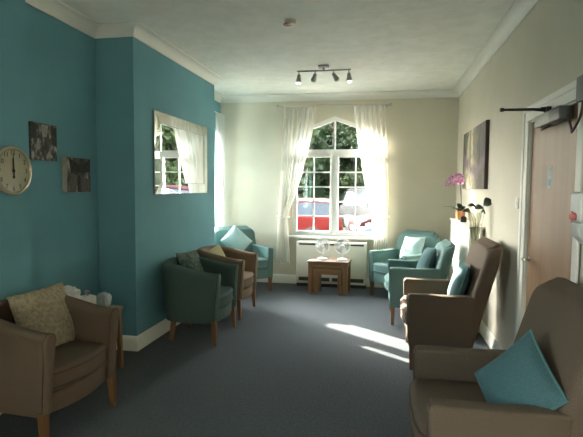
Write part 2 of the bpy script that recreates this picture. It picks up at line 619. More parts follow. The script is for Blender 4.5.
# ---- door in the right wall
door = bpy.data.objects.new('door_1', None)
COL.objects.link(door)
door['kind'] = 'structure'
door['label'] = 'reddish brown veneered flush door in a white frame'
b = BM()
box(b, R + 0.012, R + 0.056, DY0, DY1, 0.008, DZ, 0.002, 1)
leaf = obj('door_leaf', b, M['door_wood'], door, 0)
b = BM()
for ya, yb in ((DY0 - 0.03, DY0), (DY1, DY1 + 0.03)):
    box(b, R - 0.002, R + WT, ya, yb, 0, DZ + 0.03)
box(b, R - 0.002, R + WT, DY0, DY1, DZ, DZ + 0.03)
for ya, yb in ((DY0 - 0.115, DY0 - 0.012), (DY1 + 0.012, DY1 + 0.135)):
    s = -1 if ya < DY0 - 0.05 else 1
    box(b, R - 0.016, R, ya, yb, 0, DZ + 0.012, 0.003, 1)
    yo = ya if s < 0 else yb
    box(b, R - 0.024, R, min(yo, yo - s * 0.045), max(yo, yo - s * 0.045), 0, DZ + 0.115, 0.005, 2)
box(b, R - 0.016, R, DY0 - 0.115, DY1 + 0.135, DZ + 0.012, DZ + 0.115, 0.003, 1)
box(b, R - 0.024, R, DY0 - 0.115, DY1 + 0.135, DZ + 0.075, DZ + 0.117, 0.005, 2)
obj('door_frame', b, M['gloss_white'], door)
b = BM()
lathe(b, [(0.024, 0), (0.024, 0.008), (0.011, 0.010), (0.010, 0.05)], 16, T((R + 0.012, 3.785, 1.01), (0, -PI / 2, 0)))
tube(b, [(R - 0.036, 3.785, 1.01), (R - 0.042, 3.76, 1.01), (R - 0.042, 3.67, 1.012)], 0.009, 8)
obj('door_handle', b, M['chrome'], leaf)

# ------------------------------------------------------------------ chairs


def pillow(bm, s, th, n=18, pinch=0.10, rough=0.0, seed=0, mat=None, sy=None):
    t = bmesh.new()
    sy = sy or s
    g = {}
    for side in (1, -1):
        for i in range(n + 1):
            for j in range(n + 1):
                u, v = -1 + 2 * i / n, -1 + 2 * j / n
                edge = i in (0, n) or j in (0, n)
                if edge and side == -1:
                    g[(side, i, j)] = g[(1, i, j)]
                    continue
                k = (1 - abs(u) ** 2.6) * (1 - abs(v) ** 2.6)
                z = side * th / 2 * max(k, 0) ** 0.55
                x = u * s / 2 * (1 - pinch * (1 - v * v))
                y = v * sy / 2 * (1 - pinch * (1 - u * u))
                p = Vector((x, y, z))
                w = noise.noise(Vector((x * 6 + seed, y * 6, side * 3.1))) * 0.10 * th
                w += rough * noise.noise(Vector((x * 55, y * 55, seed + side)))
                p.z += w * (0.25 + 0.75 * max(k, 0) ** 0.5) * (0 if edge else 1)
                if rough and edge:
                    p.x += rough * 1.2 * noise.noise(Vector((y * 70, x * 70, seed)))
                    p.y += rough * 1.2 * noise.noise(Vector((x * 70, y * 70, seed + 9)))
                g[(side, i, j)] = t.verts.new(p)
        for i in range(n):
            for j in range(n):
                q = [g[(side, i, j)], g[(side, i + 1, j)], g[(side, i + 1, j + 1)], g[(side, i, j + 1)]]
                t.faces.new(q if side == 1 else q[::-1])
    merge(bm, t, mat)


def pillow_edge(s, pinch, n=10, sy=None):
    sy = sy or s
    pts = []
    for a in range(4):
        for k in range(n):
            w = -1 + 2 * k / n
            u, v = [(w, -1), (1, w), (-w, 1), (-1, -w)][a]
            pts.append((u * s / 2 * (1 - pinch * (1 - v * v)), v * sy / 2 * (1 - pinch * (1 - u * u)), 0))
    return pts


def cushion(name, label, loc, normal, roll, s, th, mat, group=None, rough=0.0, piping=None, pinch=0.10, sy=None, cat='cushion'):
    """square cushion, its face looking along normal, rolled about it"""
    o = thing(name, label, cat, loc, 0, group)
    nz = Vector(normal).normalized()
    ux = Vector((0, 0, 1)).cross(nz).normalized()
    uy = nz.cross(ux)
    rm = Matrix((ux, uy, nz)).transposed().to_4x4() @ Matrix.Rotation(roll, 4, 'Z')
    o.rotation_euler = rm.to_euler()
    b = BM()
    pillow(b, s, th, 40 if rough else 18, pinch, rough, random.random() * 50, sy=sy)
    obj('cover', b, mat, o, 60)
    if piping:
        b = BM()
        tube(b, pillow_edge(s, pinch, sy=sy), 0.006, 6, closed=True)
        obj('piping', b, piping, o)
    return o


def tub_shell():
    b = BM()
    hw, x1, xf, a = 0.300, -0.02, 0.310, 0.265
    path = []
    for k in range(6):
        path.append((xf + (x1 - xf) * k / 6, -hw))
    for k in range(19):
        t = PI * k / 18
        c, s = math.cos(t), math.sin(t)
        ex = 0.78
        path.append((x1 - a * abs(s) ** ex, -hw * (abs(c) ** ex) * (1 if c >= 0 else -1)))
    for k in range(1, 7):
        path.append((x1 + (xf - x1) * k / 6, hw))
    n = len(path)
    rs = []
    for i, p in enumerate(path):
        d = Vector(path[min(i + 1, n - 1)]) - Vector(path[max(i - 1, 0)])
        d.normalize()
        out = Vector((d.y, -d.x)) * -1
        if out.dot(Vector(p) - Vector((0.1, 0))) < 0:
            out = -out
        f = min(1, max(0, (xf - p[0]) / (xf - x1 + a)))
        ztop = 0.690 + 0.090 * (f * f * (3 - 2 * f))
        ring = []
        prof = [(0.020, 0.205), (0.030, 0.32), (0.036, 0.48), (0.045, ztop - 0.055)]
        cx, rr = 0.000, 0.050
        for k in range(1, 8):
            an = PI * k / 8
            prof.append((cx + (rr - 0.002) * math.cos(an), ztop - rr + rr * math.sin(an)))
        prof += [(-0.045, ztop - 0.06), (-0.040, 0.48), (-0.034, 0.32), (-0.028, 0.205)]
        for o_, z in prof:
            q = Vector(p) + out * o_
            lean = -0.050 * (1 - (z - 0.2) / 0.5) * (1 - min(1, f * 3))      # the arm fronts slope back to the floor
            ring.append((q.x + lean, q.y, z))
        rs.append(ring)

    def cap(ring, dx, k):
        c = Vector((0, 0, 0))
        for q in ring:
            c += Vector(q)
        c /= len(ring)
        return [(c.x + (q[0] - c.x) * k + dx, c.y + (q[1] - c.y) * k, c.z + (q[2] - c.z) * (1 - (1 - k) * 0.22)) for q in ring]
    rs = [cap(rs[0], 0.024, 0.45), cap(rs[0], 0.018, 0.8)] + rs + [cap(rs[-1], 0.018, 0.8), cap(rs[-1], 0.024, 0.45)]
    rings(b, rs)
    pip = []
    for ring in (rs[2], rs[-3]):
        pip.append([(q[0] + 0.004, q[1], q[2]) for q in ring])
    return b, pip


def bow_outline(xb, xs, xm, hw, n=10, rc=0.06):
    """seat outline: straight back at xb, bowed front from xs (sides) to xm (middle)"""
    pts = [(xb, hw * 0.72), (xb, -hw * 0.72), (xb + 0.09, -hw)]
    for k in range(n + 1):
        v = -1 + 2 * k / n
        e = 1 - abs(v) ** 8 * 0.02
        pts.append((xs + (xm - xs) * (1 - v * v), v * hw * e))
    pts.append((xb + 0.09, hw))
    return pts


def tub_chair(name, label, fab, pipe, legm, loc, rz, group):
    root = thing(name, label, 'chair', loc, rz, group)
    b, pip = tub_shell()
    sh = obj('shell', b, fab, root, 50)
    for r_ in pip:
        b = BM()
        tube(b, r_, 0.0045, 6)
        obj('piping', b, pipe, sh)
    b = BM()
    prism(b, bow_outline(-0.20, 0.275, 0.325, 0.262), 0.325, 0.462, 'XY', 0.028, 3)
    st = obj('seat', b, fab, root, 60)
    o = bow_outline(-0.20, 0.275, 0.325, 0.262)
    for z in (0.353, 0.434):
        b = BM()
        tube(b, [(x + (0.002 if x > 0.2 else 0), y * 1.003, z) for x, y in o[3:-1]], 0.005, 6)
        obj('piping', b, pipe, st)
    b = BM()
    prism(b, bow_outline(-0.20, 0.262, 0.312, 0.270), 0.205, 0.322, 'XY', 0.012, 2)
    obj('seat_base', b, fab, root, 50)
    for x, y, dx, dy in ((0.265, -0.312, 0.012, -0.006), (0.265, 0.312, 0.012, 0.006), (-0.17, -0.225, -0.03, -0.02), (-0.17, 0.225, -0.03, 0.02)):
        b = BM()
        leg(b, x, y, 0.0, 0.235, 0.030, 0.046, dx, dy)
        obj('leg', b, legm, root, 0)
    return root


G_TUB = 'tub chairs along the blue wall'
tubA = tub_chair('tub_chair', 'beige tub chair with shaggy cream cushion, near the wall clock', M['beige_fabric'], M['beige_piping'], M['leg_wood'], (0.105, 2.690, 0), -0.07, G_TUB)
tubB = tub_chair('tub_chair', 'grey-green tub chair under the mirror, against the blue chimney breast', M['green_fabric'], M['green_piping'], M['leg_wood'], (0.375, 4.650, 0), 0.015, G_TUB)
tubC = tub_chair('tub_chair', 'tan tub chair between the grey-green tub chair and the corner armchair', M['tan_fabric'], M['beige_piping'], M['leg_wood'], (0.345, 5.585, 0), 0.0, G_TUB)


def armchair(name, label, fab, pipe, legm, top, loc, rz, group, W=0.70):
    """upholstered armchair facing +x; top = height of the back"""
    root = thing(name, label, 'armchair', loc, rz, group)
    hw = W / 2
    at = 0.095
    lean = 0.30 * (top - 0.45)
    # backrest: rounded slab loft
    b = BM()
    rs = []
    rc = 0.080
    zs = [0.20, 0.26, 0.40, 0.55, 0.68] + [0.68 + (top - rc - 0.68) * k / 4 for k in range(1, 5)] + [top - rc + rc * math.sin(PI / 2 * k / 9) for k in range(1, 10)]
    rc = 0.080

    def slab(cx, th, w, z, tilt):
        pts = []
        r = min(th / 2 * 0.9, 0.05)
        for sx, sy, a0 in ((1, 1, 0), (-1, 1, PI / 2), (-1, -1, PI), (1, -1, 3 * PI / 2)):
            for k in range(5):
                a = a0 + PI / 2 * k / 4
                px = sx * (th / 2 - r) + r * math.cos(a)
                py = sy * (w / 2 - r) + r * math.sin(a)
                pts.append((cx + px, py, z + tilt * px))
        return pts
    for z in zs:
        f = (z - 0.20) / (top - 0.20)
        cx = -0.105 - (lean + 0.06) * f
        th = 0.165 - 0.035 * f
        dz = max(0, z - (top - rc))
        w = W - 0.004 - 2 * (rc - math.sqrt(max(rc * rc - dz * dz, 0))) * 1.0
        rs.append(slab(cx, th, w, z, -0.25))
    last = rs[-1]
    cx = sum(p[0] for p in last) / len(last)
    for k, dz in ((0.88, 0.010), (0.62, 0.018), (0.25, 0.021)):
        rs.append([(cx + (p[0] - cx) * k, p[1] * (1 - (1 - k) * 0.10), p[2] + dz) for p in last])
    rings(b, rs)
    obj('backrest', b, fab, root, 60)
    # arms
    for s in (-1, 1):
        b = BM()
        ya, yb = (s * hw, s * (hw - at)) if s < 0 else (hw - at, hw)
        prof = [(0.325, 0.20), (0.338, 0.45), (0.348, 0.612), (0.334, 0.640), (0.10, 0.636), (-0.12, 0.640), (-0.20, 0.64), (-0.17, 0.20)]
        prism(b, prof, ya, yb, 'XZ', 0.022, 3)
        ar = obj('arm', b, fab, root, 60)
        b = BM()
        y0_, y1_ = ya + 0.012, yb - 0.012
        tube(b, [(0.326, y0_, 0.21), (0.339, y0_, 0.45), (0.348, y0_, 0.605), (0.338, y0_, 0.628), (0.338, y1_, 0.628), (0.348, y1_, 0.605), (0.339, y1_, 0.45), (0.326, y1_, 0.21)], 0.0045, 6)
        obj('piping', b, pipe, ar)
    # seat
    sw = hw - at - 0.004
    b = BM()
    prism(b, [(-0.10, -sw), (0.355, -sw), (0.378, -sw * 0.6), (0.384, 0), (0.378, sw * 0.6), (0.355, sw), (-0.10, sw)], 0.345, 0.490, 'XY', 0.035, 4)
    st = obj('seat', b, fab, root, 60)
    for z in (0.378, 0.457):
        b = BM()
        tube(b, [(0.10, -sw, z), (0.345, -sw - 0.001, z), (0.366, -sw * 0.9, z), (0.380, -sw * 0.6, z), (0.386, 0, z), (0.380, sw * 0.6, z), (0.366, sw * 0.9, z), (0.345, sw + 0.001, z)], 0.005, 6)
        obj('piping', b, pipe, st)
    b = BM()
    box(b, -0.16, 0.335, -sw - 0.01, sw + 0.01, 0.20, 0.35, 0.012, 2)
    obj('seat_base', b, fab, root, 50)
    for x, y, dx, dy in ((0.300, -hw + 0.035, 0.0, 0), (0.300, hw - 0.035, 0.0, 0), (-0.15, -hw + 0.05, -0.04, 0), (-0.15, hw - 0.05, -0.04, 0)):
        b = BM()
        leg(b, x, y, 0.0, 0.215, 0.030, 0.048, dx, dy)
        obj('leg', b, legm, root, 0)
    return root


G_BR = 'taupe high backed armchairs along the right wall'
G_TE = 'teal armchairs near the window'
armG = armchair('high_back_armchair', 'taupe high backed armchair in side view beside the boxed ledge', M['brown_fabric'], M['brown_piping'], M['dark_leg'], 1.035, (2.765, 4.478, 0), PI, G_BR, W=0.80)
armH = copy_tree(armG)
armH.location = (2.745, 2.395, 0)
armH.rotation_euler = (0, 0, PI + 0.02)
tag(armH, 'taupe high backed armchair nearest the camera, in front of the wooden door', 'armchair', G_BR)
armF = armchair('armchair', 'teal armchair with a dark teal cushion, next along from the taupe chair', M['teal_fabric'], M['teal_piping'], M['leg_wood'], 0.880, (2.625, 5.755, 0), PI + 0.02, G_TE, W=0.70)
armE = copy_tree(armF)
armE.location = (2.505, 6.865, 0)
armE.rotation_euler = (0, 0, math.radians(-135))
tag(armE, 'teal armchair set diagonally in the corner right of the window', 'armchair', G_TE)
armD = copy_tree(armF)
armD.location = (0.170, 6.850, 0)
armD.rotation_euler = (0, 0, math.radians(-47))
tag(armD, 'teal armchair set diagonally in the alcove corner left of the window', 'armchair', G_TE)

cushion('cushion', 'cream shaggy cushion on the beige tub chair below the clock', (0.020, 2.835, 0.625), (1.0, -0.22, 0.42), 0.05, 0.435, 0.16, M['cream_shag'], rough=0.010, pinch=0.04)
cushion('cushion', 'patterned grey-green cushion on the grey-green tub chair', (0.240, 4.800, 0.635), (1.0, -0.12, 0.38), -0.03, 0.42, 0.15, M['grey_cushion'], pinch=0.06)
cushion('cushion', 'plain cream cushion on the tan tub chair past the mirror', (0.240, 5.620, 0.600), (1.0, -0.2, 0.45), 0.16, 0.38, 0.14, M['cream_cushion'], pinch=0.06)
cushion('cushion', 'pale blue cushion stood on its point in the alcove armchair', (0.085, 6.875, 0.715), (0.72, -0.78, 0.45), 0.72, 0.375, 0.14, M['blue_cushion'], pinch=0.06)
cushion('cushion', 'pale blue sunlit cushion on the armchair right of the window', (2.605, 6.870, 0.675), (-0.72, -0.72, 0.45), 0.06, 0.37, 0.14, M['blue_cushion'], pinch=0.06)
cushion('cushion', 'dark teal cushion on the teal armchair along the right wall', (2.700, 5.720, 0.675), (-1.0, -0.15, 0.40), 0.12, 0.365, 0.14, M['teal_cushion'], pinch=0.06)
cushion('cushion', 'teal cushion half in sun on the side-on taupe armchair', (2.865, 4.380, 0.690), (-1.0, 0.05, 0.30), 0.05, 0.38, 0.14, M['teal_cushion'], piping=M['teal_piping'], pinch=0.06)
cushion('cushion', 'large teal piped cushion leaning on its corner in the near taupe armchair', (2.800, 2.235, 0.655), (-0.86, -0.46, 0.45), 0.95, 0.36, 0.12, M['teal_cushion'], piping=M['teal_piping'], pinch=0.06)

# ------------------------------------------------------------------ nest of tables, fans, heater


def nest_table(name, label, w, d, h, lw, loc, rz, group):
    root = thing(name, label, 'table', loc, rz, group)
    b = BM()
    box(b, -w / 2, w / 2, -d / 2, d / 2, h - 0.028, h, 0.004, 2)
    obj('tabletop', b, M['oak'], root)
    b = BM()
    i = 0.018
    box(b, -w / 2 + i, w / 2 - i, -d / 2 + i, -d / 2 + i + 0.02, h - 0.085, h - 0.028)
    box(b, -w / 2 + i, -w / 2 + i + 0.02, -d / 2 + i, d / 2 - i, h - 0.085, h - 0.028)
    box(b, w / 2 - i - 0.02, w / 2 - i, -d / 2 + i, d / 2 - i, h - 0.085, h - 0.028)
    obj('apron', b, M['oak'], root, 0)
    for sx in (-1, 1):
        for sy in (-1, 1):
            b = BM()
            x, y = sx * (w / 2 - lw / 2 - 0.008), sy * (d / 2 - lw / 2 - 0.008)
            box(b, x - lw / 2, x + lw / 2, y - lw / 2, y + lw / 2, 0, h - 0.028, 0.003, 1)
            obj('leg', b, M['oak_v'], root)
    return root


G_N = 'nested oak tables'
nest_table('nest_table', 'larger oak nest table carrying the two fans below the window', 0.575, 0.38, 0.475, 0.056, (1.462, 6.945, 0), -0.06, G_N)
nest_table('nest_table', 'smaller oak nest table tucked under the one with the fans', 0.395, 0.30, 0.372, 0.048, (1.462, 6.900, 0), -0.06, G_N)


def desk_fan(label, loc, rz, group):
    root = thing('desk_fan', label, 'fan', loc, rz, group)
    b = BM()
    lathe(b, [(0.078, 0), (0.080, 0.008), (0.070, 0.020), (0.030, 0.030), (0.014, 0.036)], 24)
    obj('fan_base', b, M['white_plastic'], root)
    b = BM()
    tube(b, [(0, 0, 0.03), (0.0, 0, 0.10), (0.0, 0, 0.185)], [0.013, 0.011, 0.013], 12)
    obj('stem', b, M['white_plastic'], root)
    tilt = T((0, 0, 0.20), (0.12, 0, 0))
    b = BM()
    lathe(b, [(0.018, -0.085), (0.034, -0.078), (0.038, -0.03), (0.030, -0.012)], 16, tilt @ T((0, 0, 0), (PI / 2, 0, 0)) @ Matrix.Scale(-1, 4, (0, 0, 1)))
    obj('motor', b, M['white_plastic'], root)
    b = BM()
    Rg = 0.112
    for yy, rr in ((0.018, Rg), (-0.018, Rg)):
        tube(b, [(Rg * math.cos(2 * PI * k / 40), yy, Rg * math.sin(2 * PI * k / 40)) for k in range(40)], 0.0035, 6, tilt, closed=True)
    for rr, yf in ((0.09, -0.038), (0.065, -0.046), (0.09, 0.034), (0.065, 0.040)):
        tube(b, [(rr * math.cos(2 * PI * k / 32), yf, rr * math.sin(2 * PI * k / 32)) for k in range(32)], 0.0016, 4, tilt, closed=True)
    for k in range(32):
        a = 2 * PI * k / 32
        c, s = math.cos(a), math.sin(a)
        tube(b, [(0.026 * c, -0.050, 0.026 * s), (0.07 * c, -0.045, 0.07 * s), (0.098 * c, -0.034, 0.098 * s), (Rg * c, -0.018, Rg * s), (Rg * c, 0.018, Rg * s), (0.095 * c, 0.032, 0.095 * s), (0.035 * c, 0.042, 0.035 * s)], 0.0024, 4, tilt)
    lathe(b, [(0.030, -0.004), (0.030, 0.004), (0.022, 0.009), (0.004, 0.011)], 20, tilt @ T((0, -0.050, 0), (PI / 2, 0, 0)))
    obj('cage', b, M['white_plastic'], root)
    for k in range(3):
        b = BM()
        t = bmesh.new()
        g = []
        for i in range(6):
            r_ = 0.022 + 0.076 * i / 5
            row = []
            for j in range(6):
                a = 2 * PI * k / 3 + (0.25 + 0.75 * (i / 5) ** 0.6) * (-0.75 + 1.5 * j / 5)
                row.append(t.verts.new((r_ * math.cos(a), -0.006 + 0.022 * (j / 5 - 0.5), r_ * math.sin(a))))
            g.append(row)
        for i in range(5):
            for j in range(5):
                t.faces.new((g[i][j], g[i + 1][j], g[i + 1][j + 1], g[i][j + 1]))
        bmesh.ops.solidify(t, geom=list(t.faces), thickness=0.0015)
        merge(b, t, tilt)
        obj('blade', b, M['fan_blade'], root)
    b = BM()
    lathe(b, [(0.022, -0.018), (0.022, 0.012), (0.012, 0.020)], 16, tilt @ T((0, -0.006, 0), (PI / 2, 0, 0)))
    obj('hub', b, M['white_plastic'], root)
    return root


G_F = 'white desk fans on the nest table'
desk_fan('white desk fan on the left end of the nest table, turned left', (1.355, 6.955, 0.475), -0.45, G_F)
desk_fan('white desk fan on the right end of the nest table, facing the room', (1.640, 6.950, 0.475), 0.10, G_F)

heat = thing('storage_heater', 'cream storage heater on the wall beneath the window', 'heater', (1.445, 7.36, 0))
b = BM()
box(b, -0.530, 0.530, -0.095, 0.113, 0.055, 0.690, 0.012, 2)
obj('casing', b, M['heater'], heat)
b = BM()
box(b, -0.49, 0.49, -0.100, -0.09, 0.642, 0.666)
obj('top_vent', b, M['vent'], heat, 0)
b = BM()
for x0, x1 in ((-0.49, -0.02), (0.02, 0.49)):
    box(b, x0, x1, -0.100, -0.09, 0.095, 0.150)
    for k in range(3):
        box(b, x0, x1, -0.103, -0.095, 0.105 + k * 0.017, 0.109 + k * 0.017)
obj('bottom_vent', b, M['vent'], heat, 0)
b = BM()
box(b, -0.53, 0.53, -0.06, 0.10, 0.0, 0.06)
obj('plinth', b, M['vent'], heat, 0)

# ------------------------------------------------------------------ curtains


def curtain_mesh(left, right, z_top, z_bot, y, nx=64, nz=44, folds=9, amp=0.030, axis='X', seed=0, tie=None):
    """left/right: functions of z giving the edges across the opening"""
    b = BM()
    t = bmesh.new()
    g = []
    for j in range(nz + 1):
        z = z_top + (z_bot - z_top) * j / nz
        a, c = left(z), right(z)
        row = []
        for i in range(nx + 1):
            u = i / nx
            ph = u * folds * 2 * PI + 0.5 * math.sin(3 * z + seed)
            am = amp * (0.75 + 0.35 * math.sin(5.1 * u + seed)) * (1 if z > z_top - 0.06 else 1)
            d = am * math.sin(ph) + 0.008 * math.sin(2.3 * ph + z * 4)
            if tie:
                d *= 1 - 0.45 * math.exp(-((z - tie) / 0.08) ** 2)
            x = a + (c - a) * u
            zz = z + (0.02 * math.sin(ph * 0.5 + seed) if j == nz else 0)
            row.append(t.verts.new((x, y + d, zz) if axis == 'X' else (y + d, x, zz)))
        g.append(row)
    for j in range(nz):
        for i in range(nx):
            t.faces.new((g[j][i], g[j][i + 1], g[j + 1][i + 1], g[j + 1][i]))
    merge(b, t)
    return b


def lerp_tab(tab):
    def f(z):
        if z >= tab[0][0]:
            return tab[0][1]
        for (za, a), (zb, c) in zip(tab[:-1], tab[1:]):
            if z >= zb:
                k = (za - z) / (za - zb)
                return a + (c - a) * k
        return tab[-1][1]
    return f


YC = E - 0.115
G_C = 'white sheer curtains at the end window'
ca = thing('curtain', 'white sheer curtain tied back left of the end window', 'curtain', (0, 0, 0), 0, G_C)
b = curtain_mesh(lerp_tab([(2.75, 0.665), (1.6, 0.64), (1.05, 0.610), (0.9, 0.60), (0.33, 0.56)]),
                 lerp_tab([(2.75, 1.19), (2.5, 1.165), (2.1, 1.075), (1.6, 0.945), (1.3, 0.850), (1.12, 0.775), (1.05, 0.755), (0.95, 0.765), (0.33, 0.80)]),
                 2.724, 0.34, YC, folds=7, amp=0.036, seed=1.0, tie=1.05)
obj('drape', b, M['curtain'], ca, 80)
b = BM()
tube(b, [(0.585, E - 0.005, 1.07), (0.60, YC - 0.05, 1.06), (0.68, YC - 0.07, 1.045), (0.765, YC - 0.045, 1.05), (0.775, YC + 0.03, 1.055), (0.70, YC + 0.065, 1.06), (0.60, E - 0.01, 1.07)], 0.011, 8)
obj('tie_back', b, M['curtain'], ca)
cb = thing('curtain', 'white sheer curtain tied back right of the end window, glowing with sun', 'curtain', (0, 0, 0), 0, G_C)
b = curtain_mesh(lerp_tab([(2.75, 1.745), (2.5, 1.765), (2.1, 1.83), (1.6, 1.92), (1.3, 1.995), (1.12, 2.08), (1.05, 2.10), (0.95, 2.09), (0.33, 2.06)]),
                 lerp_tab([(2.75, 2.20), (1.6, 2.27), (1.05, 2.275), (0.33, 2.29)]),
                 2.724, 0.40, YC, folds=6, amp=0.036, seed=2.2, tie=1.05)
obj('drape', b, M['curtain'], cb, 80)
b = BM()
tube(b, [(2.30, E - 0.005, 1.09), (2.29, YC - 0.05, 1.07), (2.19, YC - 0.07, 1.05), (2.10, YC - 0.045, 1.055), (2.09, YC + 0.03, 1.06), (2.19, YC + 0.065, 1.065), (2.29, E - 0.01, 1.09)], 0.011, 8)
obj('tie_back', b, M['curtain'], cb)

rod = thing('curtain_rod', 'thin steel curtain rod with ball ends over the end window', 'curtain rod', (0, 0, 0))
b = BM()
tube(b, [(0.60, YC, 2.755), (2.26, YC, 2.735)], 0.010, 10)
obj('pole', b, M['rod_metal'], rod)
for x, z in ((0.585, 2.755), (2.275, 2.735)):
    b = BM()
    t = bmesh.new()
    bmesh.ops.create_uvsphere(t, u_segments=14, v_segments=10, radius=0.026)
    merge(b, t, T((x, YC, z)))
    obj('finial', b, M['rod_metal'], rod)
    b = BM()
    xx = x + (0.05 if x < 1 else -0.05)
    tube(b, [(xx, YC, z), (xx, E + 0.002, z)], 0.008, 8)
    lathe(b, [(0.024, 0), (0.024, 0.006)], 14, T((xx, E - 0.006, z), (-PI / 2, 0, 0)))
    obj('bracket', b, M['rod_metal'], rod)

XC = AX + 0.085
G_S = 'white curtains at the alcove side window'
cs = thing('curtain', 'narrow white curtain in the far alcove, past the mirror', 'curtain', (0, 0, 0), 0, G_S)
b = curtain_mesh(lerp_tab([(2.6, 7.03), (0.3, 7.03)]), lerp_tab([(2.6, 7.40), (1.2, 7.43), (0.9, 7.40)]), 2.614, 0.80, XC, folds=5, amp=0.024, axis='Y', seed=0.4)
obj('drape', b, M['side_curtain'], cs, 80)
cn = thing('curtain', 'unseen white curtain added in the far alcove to split the sunlight', 'curtain', (0, 0, 0), 0, G_S)
b = curtain_mesh(lerp_tab([(2.6, 6.48), (0.3, 6.48)]), lerp_tab([(2.6, 6.655), (0.3, 6.655)]), 2.614, 0.80, XC, nx=40, folds=4, amp=0.026, axis='Y', seed=3.4)  # added out of view, so the sun falls in two stripes
obj('drape', b, M['side_curtain'], cn, 80)
rod2 = thing('curtain_rod', 'white curtain rod in the far alcove above the side window', 'curtain rod', (0, 0, 0))
b = BM()
tube(b, [(XC, 6.30, 2.625), (XC, 7.44, 2.625)], 0.008, 8)
for y in (6.32, 7.42):
    tube(b, [(XC, y, 2.625), (AX - 0.002, y, 2.625)], 0.007, 8)
obj('pole', b, M['white_plastic'], rod2)

# ------------------------------------------------------------------ things on the walls
# mirror on the chimney breast
my0, my1, mz0, mz1, fwm = 4.425, 5.855, 1.437, 2.250, 0.112
mir = thing('wall_mirror', 'rectangular mirror with a wide mirror glass frame on the chimney breast', 'mirror', (0.0, (my0 + my1) / 2, mz0))
hw_, hh_ = (my1 - my0) / 2, mz1 - mz0
b = BM()
box(b, 0.0, 0.010, -hw_ + 0.012, hw_ - 0.004, 0.004, hh_ - 0.004)
obj('backing_board', b, M['black'], mir, 0)
b = BM()
box(b, 0.010, 0.014, -hw_ + fwm - 0.005, hw_ - fwm + 0.005, fwm - 0.005, hh_ - fwm + 0.005)
obj('mirror_glass', b, M['mirror'], mir, 0)


def quad_slab(b, pts, n, th):
    t = bmesh.new()
    lo = [t.verts.new(p) for p in pts]
    hi = [t.verts.new(Vector(p) - Vector(n) * th) for p in pts]
    t.faces.new(lo)
    t.faces.new(hi[::-1])
    for i in range(len(pts)):
        j = (i + 1) % len(pts)
        t.faces.new((lo[j], lo[i], hi[i], hi[j]))
    bmesh.ops.recalc_face_normals(t, faces=t.faces)
    merge(b, t)


o4 = [(-hw_, 0), (hw_, 0), (hw_, hh_), (-hw_, hh_)]
i4 = [(-hw_ + fwm, fwm), (hw_ - fwm, fwm), (hw_ - fwm, hh_ - fwm), (-hw_ + fwm, hh_ - fwm)]
for k in range(4):
    j = (k + 1) % 4
    b = BM()
    e = 0.003
    quad_slab(b, [(0.016, *o4[k]), (0.016, *o4[j]), (0.021, *i4[j]), (0.021, *i4[k])], (1, 0, 0), 0.006)
    obj('frame_strip', b, M['mirror'], mir, 0)
b = BM()
for k in range(4):
    j = (k + 1) % 4
    tube(b, [(0.021, *i4[k]), (0.021, *i4[j])], 0.003, 6)
    tube(b, [(0.012, *o4[k]), (0.012, *o4[j])], 0.005, 6)
    tube(b, [(0.016, *o4[k]), (0.021, *i4[k])], 0.002, 6)
obj('frame_edge', b, M['steel'], mir)
b = BM()
for k in range(4):
    j = (k + 1) % 4
    quad_slab(b, [(0.012, *i4[k]), (0.012, *i4[j]), (0.019, *i4[j]), (0.019, *i4[k])], (0, 0, 1) if k in (0, 2) else (0, 1, 0), 0.004)
obj('frame_lip', b, M['mirror'], mir, 0)


def picture_mat(name, kind):
    m, nt, b = new_mat(name)
    N, L = nt.nodes, nt.links
    tc = N.new('ShaderNodeTexCoord')
    mp = N.new('ShaderNodeMapping')
    L.new(tc.outputs['Object'], mp.inputs['Vector'])
    n = N.new('ShaderNodeTexNoise')
    n.inputs['Detail'].default_value = 5
    L.new(mp.outputs[0], n.inputs['Vector'])
    r = N.new('ShaderNodeValToRGB')
    L.new(n.outputs['Fac'], r.inputs['Fac'])
    el = r.color_ramp.elements
    if kind == 'street':
        mp.inputs['Scale'].default_value = (1, 26, 15)
        n.inputs['Scale'].default_value = 1.0
        el[0].position, el[1].position = 0.36, 0.66
        el[0].color, el[1].color = (0.012, 0.011, 0.011, 1), (0.36, 0.34, 0.31, 1)
        e = el.new(0.5)
        e.color = (0.06, 0.055, 0.05, 1)
    else:
        mp.inputs['Scale'].default_value = (1, 14, 7)
        n.inputs['Scale'].default_value = 1.0
        el[0].position, el[1].position = 0.34, 0.68
        el[0].color, el[1].color = (0.012, 0.012, 0.011, 1), (0.40, 0.38, 0.34, 1)
        e = el.new(0.52)
        e.color = (0.075, 0.068, 0.058, 1)
    L.new(r.outputs[0], b.inputs['Base Color'])
    b.inputs['Roughness'].default_value = 0.6
    return m


m_pale = noisy('canvas_grey_sky', (0.26, 0.25, 0.21), (0.33, 0.31, 0.27), scale=30, rough=0.8)
m_dark = noisy('canvas_dark_tone', (0.02, 0.02, 0.02), (0.05, 0.048, 0.043), scale=40, rough=0.7)
m_mid = noisy('canvas_mid_tone', (0.09, 0.085, 0.075), (0.15, 0.14, 0.125), scale=40, rough=0.7)


def poly_flat(b, pts, x):
    t = bmesh.new()
    t.faces.new([t.verts.new((x, p[0], p[1])) for p in pts])
    bmesh.ops.recalc_face_normals(t, faces=t.faces)
    for f in t.faces:
        if f.normal.x < 0:
            f.normal_flip()
    merge(b, t)


